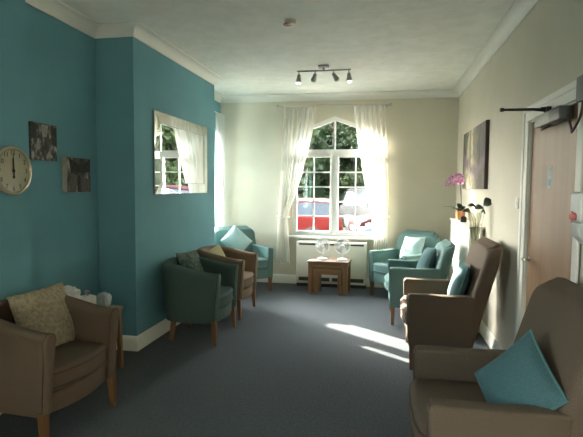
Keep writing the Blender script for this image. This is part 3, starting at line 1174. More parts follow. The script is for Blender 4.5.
def canvas(name, label, y0, y1, z0, z1, kind, depth, edge):
    root = thing(name, label, 'picture', (AX, (y0 + y1) / 2, z0), 0, 'small monochrome canvases in the alcove')
    w, h = y1 - y0, z1 - z0
    b = BM()
    box(b, 0.0, depth, -w / 2, w / 2, 0, h, 0.002, 1)
    obj('canvas', b, edge, root, 0)
    b = BM()
    box(b, depth, depth + 0.0015, -w / 2 + 0.002, w / 2 - 0.002, 0.002, h - 0.002)
    ph = obj('photo_print', b, picture_mat(kind + '_print', kind), root, 0)
    x = depth + 0.0028
    shapes = []
    if kind == 'street':
        shapes = [(m_dark, [[(-.49, .55), (-.30, .60), (-.28, .98), (-.49, .98)], [(.28, .45), (.49, .40), (.49, .95), (.30, .92)]]),
                  (m_pale, [[(-.07, .62), (.08, .64), (.17, .97), (-.12, .97)], [(-.30, .30), (-.22, .28), (-.20, .60), (-.28, .56)], [(.12, .10), (.30, .06), (.32, .16), (.14, .20)]])]
    else:
        shapes = [(m_dark, [[(-.35, .55), (.46, .60), (.49, .98), (.05, .78), (-.42, .98)], [(-.1, .02), (.06, .02), (.03, .5), (-.05, .5)]]),
                  (m_mid, [[(.08, .02), (.49, .02), (.49, .36), (.06, .5)], [(-.49, .02), (-.14, .02), (-.08, .5), (-.3, .54)]])]
    for mt, ps in shapes:
        for pts in ps:
            b = BM()
            poly_flat(b, [(p[0] * w, p[1] * h) for p in pts], x)
            obj('print_tone', b, mt, ph, 0)
    return root


canvas('canvas_picture', 'square monochrome street print beside the clock, the higher of two canvases', 3.185, 3.475, 1.705, 1.985, 'street', 0.022, m_mid)
canvas('canvas_picture', 'thick monochrome canvas of an avenue, lower and further from the clock', 3.560, 3.885, 1.458, 1.748, 'avenue', 0.045, m_pale)

# clock on the near pier
ck = thing('wall_clock', 'round cream wall clock with a chrome rim, both hands upright', 'clock', (PX, 2.890, 1.612))
Rc = 0.166
FACE = T((0, 0, 0), (PI / 2, 0, PI / 2))     # local +z -> +x, local x -> +y
b = BM()
lathe(b, [(Rc - 0.012, 0.0), (Rc, 0.006), (Rc + 0.002, 0.022), (Rc - 0.006, 0.034), (Rc - 0.018, 0.036), (Rc - 0.024, 0.026)], 48, FACE, True, False)
obj('rim', b, simple('cream_chrome_rim', (0.44, 0.40, 0.28), 0.15, 0.3), ck)
b = BM()
lathe(b, [(Rc - 0.020, 0.012), (Rc - 0.020, 0.020)], 48, FACE)
obj('dial', b, simple('cream_clock_dial', (0.42, 0.385, 0.265), 0.5), ck)
b = BM()
lathe(b, [(Rc - 0.02, 0.0300), (Rc * 0.6, 0.0345), (Rc * 0.2, 0.0365), (0.002, 0.037)], 40, FACE, False, True)
obj('cover_glass', b, M['glass'], ck)
b = BM()
for n_ in range(1, 13):
    cu = bpy.data.curves.new('num', 'FONT')
    cu.body = str(n_)
    cu.size = 0.046
    cu.align_x, cu.align_y = 'CENTER', 'CENTER'
    cu.extrude = 0.0006
    to = bpy.data.objects.new('num', cu)
    COL.objects.link(to)
    bpy.context.view_layer.update()
    me = to.evaluated_get(bpy.context.evaluated_depsgraph_get()).to_mesh()
    tm = bmesh.new()
    tm.from_mesh(me)
    to.evaluated_get(bpy.context.evaluated_depsgraph_get()).to_mesh_clear()
    a = PI / 2 - n_ * PI / 6
    # on the wall, the clock's right is +y
    merge(b, tm, FACE @ T((0.122 * math.cos(a), 0.122 * math.sin(a), 0.0206)))
    bpy.data.objects.remove(to)
    bpy.data.curves.remove(cu)
obj('numerals', b, M['black'], ck, 0)


def hand(b, ang, ln, w, z):
    prism(b, [(-w, -0.035), (w, -0.035), (w * 0.5, ln), (-w * 0.5, ln)], z, z + 0.0015, 'XY', mat=FACE @ T((0, 0, 0), (0, 0, ang)))


b = BM()
hand(b, 0.06, 0.085, 0.006, 0.023)
lathe(b, [(0.012, 0.022), (0.012, 0.027)], 16, FACE)
obj('hour_hand', b, M['black'], ck, 0)
b = BM()
hand(b, 0.02, 0.120, 0.004, 0.0255)
lathe(b, [(0.010, 0.023), (0.010, 0.0265)], 12, FACE @ T((0, -0.042, 0)))
obj('minute_hand', b, M['black'], ck, 0)

# woodland painting on the right wall
py0, py1, pz0, pz1 = 5.275, 6.690, 1.512, 2.215
pw, phh = py1 - py0, pz1 - pz0
m_p = new_mat('woodland_paint')
mw, nt, bs = m_p
N, L = nt.nodes, nt.links
tc = N.new('ShaderNodeTexCoord')
sp = N.new('ShaderNodeSeparateXYZ')
L.new(tc.outputs['Object'], sp.inputs[0])


def mr(src, a, c, lo, hi):
    n = N.new('ShaderNodeMapRange')
    n.inputs[1].default_value, n.inputs[2].default_value = a, c
    n.inputs[3].default_value, n.inputs[4].default_value = lo, hi
    L.new(src, n.inputs[0])
    return n.outputs[0]


no = N.new('ShaderNodeTexNoise')
no.inputs['Scale'].default_value = 9
no.inputs['Detail'].default_value = 6
L.new(tc.outputs['Object'], no.inputs['Vector'])
mp = N.new('ShaderNodeMapping')
mp.inputs['Scale'].default_value = (1, 9, 0.8)
L.new(tc.outputs['Object'], mp.inputs['Vector'])
tr = N.new('ShaderNodeTexNoise')
tr.inputs['Scale'].default_value = 1.6
tr.inputs['Detail'].default_value = 2
L.new(mp.outputs[0], tr.inputs['Vector'])


def math_n(op, a, c):
    n = N.new('ShaderNodeMath')
    n.operation = op
    for i, v in enumerate((a, c)):
        if isinstance(v, (int, float)):
            n.inputs[i].default_value = v
        else:
            L.new(v, n.inputs[i])
    return n.outputs[0]


glade = math_n('ABSOLUTE', math_n('SUBTRACT', sp.outputs['Y'], 0.16), 0.0)
d1 = math_n('ADD', mr(glade, 0.05, 0.55, 0.0, 1.0), mr(no.outputs['Fac'], 0.3, 0.7, -0.3, 0.3))
rp = N.new('ShaderNodeValToRGB')
el = rp.color_ramp.elements
el[0].position, el[0].color = 0.05, (0.54, 0.48, 0.31, 1)
el[1].position, el[1].color = 0.95, (0.05, 0.042, 0.026, 1)
e = el.new(0.5)
e.color = (0.16, 0.145, 0.080, 1)
L.new(d1, rp.inputs['Fac'])
rt_ = N.new('ShaderNodeValToRGB')
rt_.color_ramp.elements[0].position, rt_.color_ramp.elements[1].position = 0.42, 0.50
rt_.color_ramp.elements[0].color = (0.28, 0.26, 0.22, 1)
rt_.color_ramp.elements[1].color = (1, 1, 1, 1)
L.new(tr.outputs['Fac'], rt_.inputs['Fac'])
mx = N.new('ShaderNodeMixRGB')
mx.blend_type = 'MULTIPLY'
L.new(mr(sp.outputs['Z'], 0.22, 0.34, 0.0, 0.9), mx.inputs[0])
L.new(rp.outputs[0], mx.inputs[1])
L.new(rt_.outputs[0], mx.inputs[2])
band = math_n('ABSOLUTE', math_n('SUBTRACT', sp.outputs['Z'], math_n('ADD', 0.16, math_n('MULTIPLY', math_n('ABSOLUTE', math_n('SUBTRACT', sp.outputs['Y'], -0.15), 0.0), 0.28))), 0.0)
bf = math_n('MULTIPLY', mr(band, 0.02, 0.10, 1.0, 0.0), mr(no.outputs['Fac'], 0.35, 0.6, 0.4, 1.0))
mx2 = N.new('ShaderNodeMixRGB')
L.new(bf, mx2.inputs[0])
L.new(mx.outputs[0], mx2.inputs[1])
mx2.inputs[2].default_value = (0.15, 0.095, 0.14, 1)
L.new(mx2.outputs[0], bs.inputs['Base Color'])
bs.inputs['Roughness'].default_value = 0.6
pa = thing('painting', 'wide woodland canvas with a pale glade and purple flowers on the right wall', 'painting', (R - 0.001, (py0 + py1) / 2, pz0))
b = BM()
box(b, -0.034, 0.0, -pw / 2, pw / 2, 0, phh, 0.002, 1)
obj('canvas', b, simple('dark_canvas_edge', (0.075, 0.055, 0.045), 0.8), pa, 0)
b = BM()
box(b, -0.036, -0.034, -pw / 2 + 0.002, pw / 2 - 0.002, 0.002, phh - 0.002)
obj('painted_face', b, mw, pa, 0)

# door closer with projecting rod and cable
dc = thing('door_closer', 'grey door closer with a thin black rod projecting into the room', 'door closer', (R, 3.25, 1.955))
b = BM()
box(b, -0.066, 0.014, -0.02, 0.27, -0.034, 0.042, 0.006, 2)
obj('closer_body', b, M['grey_metal'], dc)
b = BM()
box(b, -0.070, 0.014, -0.20, -0.018, -0.034, 0.042, 0.006, 2)
obj('end_cover', b, simple('dark_closer_cover', (0.09, 0.092, 0.088), 0.4, 0.3), dc)
b = BM()
tube(b, [(-0.020, 0.13, 0.062), (-0.12, 0.125, 0.070), (-0.315, 0.105, 0.068)], [0.012, 0.009, 0.008], 8)
tube(b, [(-0.07, 0.13, 0.070), (-0.02, 0.13, 0.074)], 0.014, 8)
tube(b, [(-0.30, 0.106, 0.068), (-0.32, 0.104, 0.068)], 0.013, 8)
box(b, -0.045, 0.0, 0.10, 0.16, 0.035, 0.085, 0.004, 1)
obj('rod', b, M['black'], dc)
b = BM()
tube(b, [(-0.03, 0.05, -0.032), (-0.05, 0.09, -0.050), (-0.05, 0.17, -0.056), (-0.03, 0.22, -0.034)], 0.007, 6)
obj('arm_link', b, M['black'], dc)
cbl = thing('cable', 'dark looped cable hanging from the door head to the wall box', 'cable', (R, 2.95, 1.95))
b = BM()
pts = []
for k in range(17):
    u = k / 16
    pts.append((-0.040 + 0.008 * math.sin(9 * u), 0.045 - 0.20 * u, -0.02 - 0.13 * math.sin(PI * min(1, u * 1.02)) ** 0.8 + 0.06 * u))
tube(b, pts, 0.007, 8)
obj('flex', b, M['dark_red_cord'], cbl)
wb = thing('wall_box', 'small grey electrical box at the top corner of the door frame', 'electrical box', (R, 2.745, 2.035))
b = BM()
box(b, -0.060, 0.0, -0.07, 0.09, -0.06, 0.07, 0.006, 2)
obj('housing', b, simple('grey_box_plastic', (0.17, 0.175, 0.18), 0.45), wb)

sw_ = thing('light_switch', 'cream light switch on the wall beside the door frame', 'light switch', (R, 4.115, 1.405))
b = BM()
box(b, -0.010, 0.0, -0.043, 0.043, -0.043, 0.043, 0.004, 2)
obj('plate', b, M['heater'], sw_)
b = BM()
box(b, -0.015, -0.009, -0.010, 0.010, -0.016, 0.016, 0.003, 1)
obj('rocker', b, M['white_plastic'], sw_)

sg = thing('door_notice', 'small white notice stuck on the wooden door', 'notice', (R + 0.012, 3.425, 1.595))
b = BM()
box(b, -0.0015, 0.0, -0.040, 0.040, -0.075, 0.075)
obj('sheet', b, M['paper'], sg, 0)
b = BM()
box(b, -0.0025, -0.0014, -0.028, 0.028, -0.055, -0.010)
obj('picture_block', b, simple('pale_blue_print', (0.36, 0.46, 0.58), 0.7), sg, 0)
b = BM()
for k in range(4):
    box(b, -0.0025, -0.0014, -0.028, 0.028 - 0.012 * (k % 2), 0.052 - k * 0.014, 0.056 - k * 0.014)
obj('text_lines', b, simple('grey_print', (0.25, 0.27, 0.32), 0.7), sg, 0)

ds = thing('soap_dispenser', 'white dispenser with a red mark on the wall past the door', 'dispenser', (R, 2.640, 1.375))
b = BM()
box(b, -0.11, 0.0, -0.065, 0.065, -0.02, 0.13, 0.015, 3)
obj('housing', b, M['white_plastic'], ds)
b = BM()
prism(b, [(-0.105, -0.02), (-0.0, -0.02), (-0.0, -0.12), (-0.06, -0.13), (-0.10, -0.09)], -0.055, 0.055, 'XZ', 0.01, 2)
obj('nozzle_cover', b, M['paper'], ds)
b = BM()
for y_, z_, r_ in ((0.02, -0.008, 0.022), (-0.02, -0.012, 0.020), (0.045, -0.014, 0.013)):
    lathe(b, [(r_, 0), (r_, 0.002)], 14, T((-0.1135, y_, z_ + 0.02), (0, PI / 2, 0)))
obj('red_mark', b, simple('red_print', (0.55, 0.03, 0.03), 0.5), ds, 0)

# ------------------------------------------------------------------ ceiling fittings
tl = thing('spotlight_bar', 'steel ceiling bar carrying four small spotlights', 'ceiling light', (1.492, 5.735, H))
b = BM()
box(b, -0.062, 0.062, -0.045, 0.045, -0.026, 0.0, 0.006, 2)
obj('base_plate', b, M['steel'], tl)
b = BM()
tube(b, [(0, 0, -0.02), (0, 0, -0.055)], 0.012, 10)
obj('stalk', b, M['steel'], tl)
b = BM()
tube(b, [(-0.315, 0.0, -0.055), (-0.16, 0.004, -0.056), (0, 0, -0.056), (0.16, -0.004, -0.056), (0.315, 0.0, -0.055)], 0.009, 10)
obj('bar', b, M['steel'], tl)
for x, rx, ry in ((-0.292, 0.15, 0.10), (-0.100, 0.75, 0.45), (0.112, 0.70, -0.60), (0.292, 0.15, -0.08)):
    b = BM()
    tube(b, [(x, 0, -0.055), (x, 0, -0.098)], 0.0055, 8)
    nk = obj('neck', b, M['steel'], tl)
    mt = T((x, 0, -0.098), (rx, ry, 0))
    b = BM()
    lathe(b, [(0.010, 0.008), (0.020, 0.0), (0.024, -0.030), (0.033, -0.072), (0.034, -0.080), (0.030, -0.080), (0.026, -0.064)], 20, mt, True, False)
    hd = obj('spot_head', b, M['steel'], tl)
    b = BM()
    lathe(b, [(0.028, -0.066), (0.032, -0.080), (0.033, -0.094), (0.024, -0.107), (0.008, -0.112)], 20, mt)
    obj('bulb', b, M['lit_bulb'] if abs(x) > 0.2 else M['bulb'], hd)
sm = thing('smoke_alarm', 'small round smoke alarm on the stippled ceiling', 'smoke alarm', (1.400, 4.150, H))
b = BM()
lathe(b, [(0.050, 0.0), (0.052, -0.010), (0.046, -0.016), (0.046, -0.024), (0.040, -0.034), (0.012, -0.038)], 24, None)
obj('housing', b, simple('yellowed_plastic', (0.52, 0.46, 0.38), 0.5), sm)
b = BM()
lathe(b, [(0.038, -0.030), (0.038, -0.040), (0.020, -0.046)], 20, T((-0.022, 0.0, 0)))
obj('sensor', b, simple('reddish_plastic', (0.35, 0.17, 0.14), 0.5), sm)

# ------------------------------------------------------------------ boxed ledge, orchid, vase
lg = thing('boxed_ledge', 'tall white boxed ledge along the right wall below the painting', 'ledge', (R, 6.07, 0))
b = BM()
box(b, -0.155, -0.021, -0.74, 0.74, 0.0, 1.095, 0.002, 1)
obj('boxing', b, M['gloss_white'], lg, 0)
b = BM()
box(b, -0.165, 0.0, -0.75, 0.75, 1.095, 1.120, 0.004, 2)
obj('shelf_top', b, M['gloss_white'], lg)


def leaf_mesh(b, base, tip, width, droop=0.03, up_=(0, 0, 1), n=8):
    base, tip = Vector(base), Vector(tip)
    ax = tip - base
    side = ax.cross(Vector(up_)).normalized()
    nrm = side.cross(ax).normalized()
    t = bmesh.new()
    rows = []
    for i in range(n + 1):
        u = i / n
        c = base + ax * u + nrm * (droop * math.sin(PI * u * 0.9)) - Vector((0, 0, droop * u * u))
        w = width / 2 * math.sin(PI * min(0.995, max(0.03, u)) ** 0.85) + 0.0015
        rows.append([t.verts.new(c - side * w + nrm * w * 0.25), t.verts.new(c), t.verts.new(c + side * w + nrm * w * 0.25)])
    for a, c in zip(rows[:-1], rows[1:]):
        t.faces.new((a[0], a[1], c[1], c[0]))
        t.faces.new((a[1], a[2], c[2], c[1]))
    bmesh.ops.solidify(t, geom=list(t.faces), thickness=0.002)
    merge(b, t)


oc = thing('potted_orchid', 'pink orchid in a copper pot on the boxed ledge', 'plant', (3.155, 6.36, 1.12))
b = BM()
lathe(b, [(0.040, 0.0), (0.046, 0.004), (0.060, 0.115), (0.063, 0.120), (0.058, 0.120), (0.050, 0.100)], 24, None)
obj('pot', b, M['copper'], oc)
b = BM()
lathe(b, [(0.054, 0.095), (0.053, 0.105), (0.01, 0.110)], 18)
obj('bark_chips', b, M['bark'], oc)
for i, (dx, dy, dz, w) in enumerate(((-0.21, 0.20, 0.07, 0.05), (0.03, -0.20, 0.09, 0.07), (-0.05, -0.13, 0.05, 0.07), (-0.06, -0.17, 0.13, 0.06), (0.02, 0.15, 0.06, 0.06), (-0.12, -0.02, 0.04, 0.06), (0.0, -0.26, 0.04, 0.065))):
    b = BM()
    leaf_mesh(b, (0, 0, 0.105), (dx, dy, 0.105 + dz), w, 0.025)
    obj('leaf', b, M['leaf'], oc, 60)
st_pts = []
for s_i, (dx, dy, hgt) in enumerate(((-0.035, 0.08, 0.51), (-0.02, -0.02, 0.52))):
    b = BM()
    pts = [(0.0, 0, 0.10), (0.008, 0.01, 0.22), (dx * 0.4, dy * 0.5, hgt - 0.04), (dx, dy, hgt), (dx * 2, dy * 2.2, hgt + 0.005), (dx * 3.0, dy * 3.2, hgt - 0.03)]
    tube(b, pts, 0.004, 6)
    obj('flower_stem', b, M['stem'], oc)
    st_pts.append(pts)


def bloom(pos, face, r_):
    b = BM()
    fz = Vector(face).normalized()
    ux = Vector((0, 0, 1)).cross(fz).normalized()
    uy = fz.cross(ux)
    mt = Matrix((ux, uy, fz)).transposed().to_4x4()
    mt.translation = pos
    for k in range(5):
        a = PI / 2 + 2 * PI * k / 5
        wide = 0.95 if k in (1, 4) else 0.6
        t = bmesh.new()
        rows = []
        for i in range(6):
            u = i / 5
            w = r_ * 0.5 * wide * math.sin(PI * (0.12 + 0.83 * u)) 
            z = 0.010 * math.sin(PI * u) - 0.006 * u
            rows.append([t.verts.new((-w, r_ * u, z + 0.004)), t.verts.new((0, r_ * u, z)), t.verts.new((w, r_ * u, z + 0.004))])
        for p, q in zip(rows[:-1], rows[1:]):
            t.faces.new((p[0], p[1], q[1], q[0]))
            t.faces.new((p[1], p[2], q[2], q[1]))
        bmesh.ops.solidify(t, geom=list(t.faces), thickness=0.0012)
        merge(b, t, mt @ Matrix.Rotation(a - PI / 2, 4, 'Z'))
    t = bmesh.new()
    bmesh.ops.create_uvsphere(t, u_segments=8, v_segments=6, radius=r_ * 0.17)
    merge(b, t, mt @ T((0, -0.004, 0.010)))
    obj('flower', b, M['petal'], oc, 60)


for p_, f_, r_ in (((-0.115, 0.26, 0.485), (-.5, -1, .1), 0.046), ((-0.095, 0.18, 0.530), (-.4, -1, .2), 0.046), ((-0.085, 0.13, 0.470), (-.6, -1, 0), 0.048),
                   ((-0.045, 0.05, 0.550), (-.2, -1, .2), 0.048), ((-0.055, 0.0, 0.490), (-.4, -1, 0), 0.050), ((-0.03, -0.05, 0.545), (-.1, -1, .2), 0.048),
                   ((-0.02, -0.09, 0.485), (0.1, -1, 0), 0.046), ((-0.03, -0.14, 0.510), (0.2, -1, .1), 0.044), ((-0.13, 0.32, 0.455), (-.6, -1, 0), 0.040)):
    bloom(Vector(p_), f_, r_)

bp_ = thing('small_box', 'small black box on the ledge in front of the orchid pot', 'box', (3.135, 6.00, 1.12))
b = BM()
box(b, -0.032, 0.032, -0.035, 0.035, 0.0, 0.062, 0.005, 2)
obj('body', b, M['black'], bp_)
b = BM()
box(b, -0.024, 0.024, -0.027, 0.027, 0.061, 0.070, 0.003, 1)
obj('lid', b, M['black'], bp_)

vs = thing('floor_vase', 'tall flared clear glass floor vase of dark round leaves beside the ledge', 'vase', (3.120, 5.110, 0))
b = BM()
prof = [(0.075, 0.0), (0.078, 0.012), (0.030, 0.05), (0.026, 0.30), (0.030, 0.75), (0.040, 1.00), (0.062, 1.18), (0.086, 1.28), (0.083, 1.28), (0.059, 1.18), (0.037, 1.00), (0.027, 0.75), (0.023, 0.32), (0.018, 0.30)]
lathe(b, prof, 28)
obj('vase', b, M['vase_glass'], vs)
for i, (dx, dy, z, w, ln, ld) in enumerate(((0.070, 0.02, 1.375, 0.105, 0.11, (0.12, -0.05, 0.05)), (-0.015, 0.03, 1.335, 0.06, 0.10, (0.12, 0.03, 0.01)), (0.0, 0.05, 1.35, 0.05, 0.09, (-0.1, 0.06, 0.02)),
                                            (-0.06, -0.02, 1.30, 0.05, 0.09, (-0.1, -0.03, 0.02)), (0.03, -0.03, 1.31, 0.045, 0.08, (0.05, -0.08, -0.02)))):
    b = BM()
    tube(b, [(0.0 + 0.004 * i, 0.003 * i, 0.35), (0.005 * (i - 2), 0.004, 0.95), (dx * 0.5, dy * 0.5, 1.2), (dx, dy, z - 0.02)], 0.0022, 6)
    sm_ = obj('stem', b, M['stem'], vs)
    b = BM()
    d_ = Vector(ld).normalized() * ln
    leaf_mesh(b, (dx, dy, z - 0.02), (dx + d_.x, dy + d_.y, z - 0.02 + d_.z + 0.01), w, 0.02, (0, -0.8, 0.6))
    obj('leaf', b, M['leaf'], sm_, 60)

# ------------------------------------------------------------------ side table in the near alcove and the things on it
sd = thing('side_table', 'small wooden side table tucked behind the beige tub chair', 'table', (-0.105, 3.445, 0))
b = BM()
box(b, -0.205, 0.205, -0.225, 0.225, 0.500, 0.522, 0.005, 2)
obj('tabletop', b, M['oak'], sd)
b = BM()
for x0, x1, y0_, y1_ in ((-0.17, 0.17, -0.195, -0.175), (-0.17, 0.17, 0.175, 0.195), (-0.18, -0.16, -0.19, 0.19), (0.16, 0.18, -0.19, 0.19)):
    box(b, x0, x1, y0_, y1_, 0.45, 0.50)
obj('apron', b, M['oak'], sd, 0)
for sx in (-1, 1):
    for sy in (-1, 1):
        b = BM()
        leg(b, sx * 0.172, sy * 0.192, 0, 0.50, 0.026, 0.042, sx * 0.012, sy * 0.012)
        obj('leg', b, M['oak_v'], sd, 0)


def crumple(name, label, cat, loc, sx, sy, sz, amp, mat, seed, rz=0.0):
    root = thing(name, label, cat, loc, rz, 'white packets on the side table')
    b = BM()
    t = bmesh.new()
    bmesh.ops.create_icosphere(t, subdivisions=4, radius=1.0)
    for v in t.verts:
        p = v.co.copy()
        k = 1 + amp * noise.noise(p * 2.2 + Vector((seed, 0, 0))) + amp * 0.5 * abs(noise.noise(p * 6 + Vector((0, seed, 0))))
        sg_ = lambda a: math.copysign(abs(a) ** 0.7, a)
        v.co = Vector((sg_(p.x) * sx * k, sg_(p.y) * sy * k, max(-sz, sg_(p.z) * sz * k) + sz))
    merge(b, t)
    obj('wrapper', b, mat, root, 30)
    return root


crumple('plastic_bag', 'crumpled grey-white plastic bag beside the shaggy cushion', 'bag', (-0.19, 3.325, 0.522), 0.085, 0.100, 0.098, 0.30, M['paper'], 2.0)
pk = thing('tissue_packet', 'bright white packet standing on the side table, middle of three', 'packet', (-0.105, 3.475, 0.522), -0.5, 'white packets on the side table')
b = BM()
box(b, -0.045, 0.045, -0.055, 0.055, 0, 0.115, 0.010, 2)
obj('wrapper', b, M['white_plastic'], pk)
b = BM()
for k in range(5):
    leaf_mesh(b, (0, 0, 0.112), (0.03 * math.cos(k * 1.3), 0.03 * math.sin(k * 1.3), 0.165), 0.04, 0.01)
obj('tissue', b, M['paper'], pk, 60)
crumple('paper_packet', 'pale grey packet at the alcove end of the side table', 'packet', (-0.03, 3.585, 0.522), 0.050, 0.055, 0.058, 0.22, noisy('pale_grey_film', (0.40, 0.41, 0.41), (0.50, 0.51, 0.51), scale=14, rough=0.6), 7.0)

# ------------------------------------------------------------------ outside the window
GZ = -0.08
b = BM()
box(b, -45, 45, E + WT + 0.02, 60, GZ - 0.1, GZ)
struct('ground', b, M['asphalt'], smooth=0)
b = BM()
box(b, -45, 45, 19.5, 60, GZ, GZ + 0.12)
lawn = obj('lawn', b, M['grass'], None, 0, kind='structure')


def car(label, paint, loc, rz, length=4.0, width=1.72, height=1.45, group='cars parked outside the window'):
    root = thing('car', label, 'car', loc, rz, group)
    Lh = length / 2
    # body side profile (x forward, z up), lower body
    low = [(-Lh, 0.30), (-Lh + 0.05, 0.75), (-Lh + 0.12, 0.88), (Lh - 1.25, 0.90), (Lh - 0.35, 0.74), (Lh - 0.05, 0.60), (Lh, 0.42), (Lh - 0.06, 0.22), (-Lh + 0.1, 0.22)]
    b = BM()
    prism(b, low, -width / 2, width / 2, 'XZ', 0.07, 3)
    body = obj('body', b, paint, root, 50)
    # cabin loft
    b = BM()

    def ring(x0, x1, w, z):
        h = w / 2
        pts = []
        for (cx, cy, a0) in ((x1, h, 0), (x0, h, PI / 2), (x0, -h, PI), (x1, -h, 3 * PI / 2)):
            for k in range(4):
                a = a0 + PI / 2 * k / 3
                r_ = 0.12
                pts.append((cx + (-r_ if cx == x1 else r_) + r_ * math.cos(a), cy - math.copysign(r_, cy) + r_ * math.sin(a), z))
        return pts
    rings(b, [ring(-Lh + 0.12, Lh - 1.15, width - 0.10, 0.86), ring(-Lh + 0.30, Lh - 1.72, width - 0.34, height - 0.09)])
    obj('windows', b, M['car_glass'], root, 50)
    b = BM()
    rings(b, [ring(-Lh + 0.285, Lh - 1.70, width - 0.33, height - 0.11), ring(-Lh + 0.31, Lh - 1.74, width - 0.36, height - 0.04), ring(-Lh + 0.5, Lh - 1.95, width - 0.6, height)])
    obj('roof', b, paint, root, 50)
    b = BM()
    for sy in (-1, 1):
        for xb, xt in ((-Lh + 0.14, -Lh + 0.32), (-0.15, -0.15), (Lh - 1.17, Lh - 1.74)):
            tube(b, [(xb, sy * (width / 2 - 0.06), 0.86), (xt, sy * (width / 2 - 0.18), height - 0.10)], 0.045, 6)
    obj('pillars', b, paint, root)
    for sx in (-1, 1):
        for sy in (-1, 1):
            b = BM()
            lathe(b, [(0.20, -0.10), (0.30, -0.10), (0.315, -0.06), (0.315, 0.06), (0.30, 0.10), (0.20, 0.10)], 24, T((sx * (Lh - 0.78), sy * (width / 2 - 0.09), 0.315), (PI / 2, 0, 0)))
            wh = obj('wheel', b, M['tyre'], root)
            b = BM()
            lathe(b, [(0.19, -0.095), (0.20, 0.0), (0.19, 0.103), (0.05, 0.108)], 18, T((sx * (Lh - 0.78), sy * (width / 2 - 0.09), 0.315), (PI / 2 * (1 if sy < 0 else -1), 0, 0)))
            obj('hubcap', b, M['steel'], wh)
    for sy in (-1, 1):
        b = BM()
        box(b, Lh - 0.34, Lh - 0.05, sy * (width / 2 - 0.24) - 0.17, sy * (width / 2 - 0.24) + 0.17, 0.55, 0.70, 0.05, 2)
        obj('headlamp', b, M['headlamp'], root)
    b = BM()
    box(b, Lh - 0.03, Lh + 0.02, -0.26, 0.26, 0.36, 0.47)
    obj('number_plate', b, M['white_plastic'], root, 0)
    return root


car('bright red car parked outside the left casement', M['car_red'], (-0.80, 12.5, GZ), PI + 0.10, 4.0, height=1.30)
car('maroon car parked outside, low behind the window middle', M['car_dark_red'], (3.30, 14.9, GZ), PI + 0.25, 4.1, height=1.20)
car('pale blue car parked outside the right casement', M['car_blue'], (3.55, 11.6, GZ), PI - 0.1, 3.8, height=1.25)
car('dark grey car with bright windscreen pillar, furthest outside', M['car_grey'], (2.35, 18.6, GZ), -0.95, 4.4, height=1.55)


hd_ = thing('hedge', 'tall dark evergreen hedge closing the view behind the trees', 'hedge', (4.0, 41.5, GZ))
b = BM()
t = bmesh.new()
bmesh.ops.create_grid(t, x_segments=150, y_segments=40, size=1.0)
for v in t.verts:
    x_, z_ = v.co.x * 26, (v.co.y + 1) * 5.0
    p_ = Vector((x_ * 0.9, z_ * 0.9, 3.7))
    v.co = Vector((x_, -0.9 - 0.7 * noise.noise(p_ * 0.6) - 0.5 * noise.noise(p_ * 2.1), z_ + (0.8 * noise.noise(p_ * 0.7) if z_ > 8 else 0)))
bmesh.ops.recalc_face_normals(t, faces=t.faces)
bmesh.ops.solidify(t, geom=list(t.faces), thickness=1.4)
rnd_ = random.Random(5)
for _ in range(9000):
    x_, z_ = rnd_.uniform(-20, 22), rnd_.uniform(0.1, 10.3)
    p_ = Vector((x_ * 0.9, z_ * 0.9, 3.7))
    c_ = Vector((x_, -1.0 - 0.7 * noise.noise(p_ * 0.6) - 0.5 * noise.noise(p_ * 2.1) - rnd_.random() * 0.3, z_))
    u_ = Vector((rnd_.gauss(0, 1), -1.2, rnd_.gauss(0, 1))).normalized()
    v_ = u_.orthogonal().normalized()
    w_ = u_.cross(v_)
    s_ = rnd_.uniform(0.12, 0.28)
    t.faces.new([t.verts.new(c_ + v_ * s_), t.verts.new(c_ + w_ * s_ * 0.6), t.verts.new(c_ - v_ * s_), t.verts.new(c_ - w_ * s_ * 0.6)])
merge(b, t)
obj('foliage', b, M['foliage'], hd_, 0)


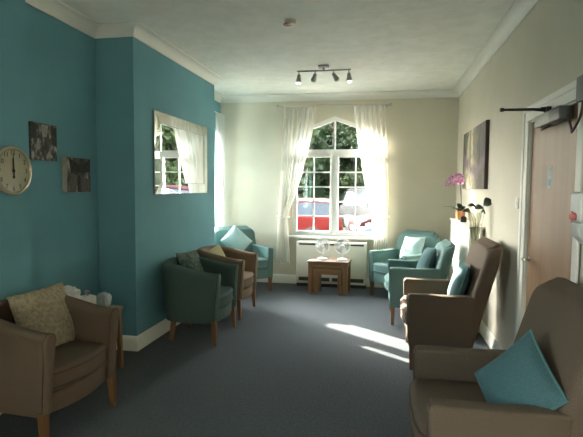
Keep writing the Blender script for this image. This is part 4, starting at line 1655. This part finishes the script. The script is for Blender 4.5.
def tree(label, x, y, h, r, matl, seed):
    root = thing('tree', label, 'tree', (x, y, GZ), 0, 'trees beyond the parked cars')
    rnd = random.Random(seed)
    b = BM()
    tube(b, [(0, 0, 0), (0.08, 0.03, h * 0.25), (-0.05, 0.05, h * 0.5), (0.05, 0, h * 0.8)], [0.22, 0.17, 0.12, 0.04], 8)
    for k in range(6):
        a = rnd.random() * 6.28
        z = h * (0.25 + 0.09 * k)
        tube(b, [(0, 0, z), (r * 0.4 * math.cos(a), r * 0.4 * math.sin(a), z + 0.5), (r * 0.75 * math.cos(a), r * 0.75 * math.sin(a), z + 0.9)], [0.08, 0.05, 0.02], 6)
    obj('trunk', b, M['bark'], root)
    t = bmesh.new()
    blobs = [Vector((0, 0, h * 0.62))]
    cl = []
    for k in range(26):
        a = rnd.random() * 6.28
        q = rnd.random() ** 0.5 * r
        z = h * (0.16 + 0.84 * rnd.random())
        k_ = 1 - abs(z / h - 0.5) * 0.9
        cl.append((Vector((q * k_ * math.cos(a), q * k_ * math.sin(a), z)), r * (0.25 + 0.22 * rnd.random())))
    for c, cr in cl:
        for _ in range(230):
            d = Vector((rnd.gauss(0, 1), rnd.gauss(0, 1), rnd.gauss(0, 1))).normalized() * cr * rnd.random() ** 0.4
            p = c + d
            if p.z < 0.15:
                continue
            s = 0.13 + 0.13 * rnd.random()
            u = Vector((rnd.gauss(0, 1), rnd.gauss(0, 1), rnd.gauss(0, 1))).normalized()
            v = u.orthogonal().normalized()
            v.rotate(Matrix.Rotation(rnd.random() * 6.28, 3, u))
            w = u.cross(v)
            t.faces.new([t.verts.new(p + v * s), t.verts.new(p + w * s * 0.6), t.verts.new(p - v * s), t.verts.new(p - w * s * 0.6)])
    b = BM()
    merge(b, t)
    obj('crown', b, matl, root, 0)
    return root


spots = []
spots += [(-6.9, 17.4, 7.0, 1.70, 0), (-6.7, 22.7, 7.4, 1.75, 1)]  # two unseen trees, added to keep the sun off the cars
for k in range(1, 6):
    spots.append((-7.4 + 5.2 * k, 23.5, 7.0 + 0.5 * (k % 3), 1.70, k % 2))
for k in range(6):
    spots.append((-9.8 + 5.6 * k, 29.2, 8.2 + 0.4 * (k % 2), 1.85, (k + 1) % 2))
for k in range(6):
    spots.append((-7.2 + 5.8 * k, 35.5, 9.0 + 0.4 * (k % 2), 1.95, 0))
for i, (x, y, h, r_, c_) in enumerate(spots):
    tree('leafy tree in the row beyond the parked cars', x, y, h, r_, M['foliage_light'] if c_ else M['foliage'], 100 + i)
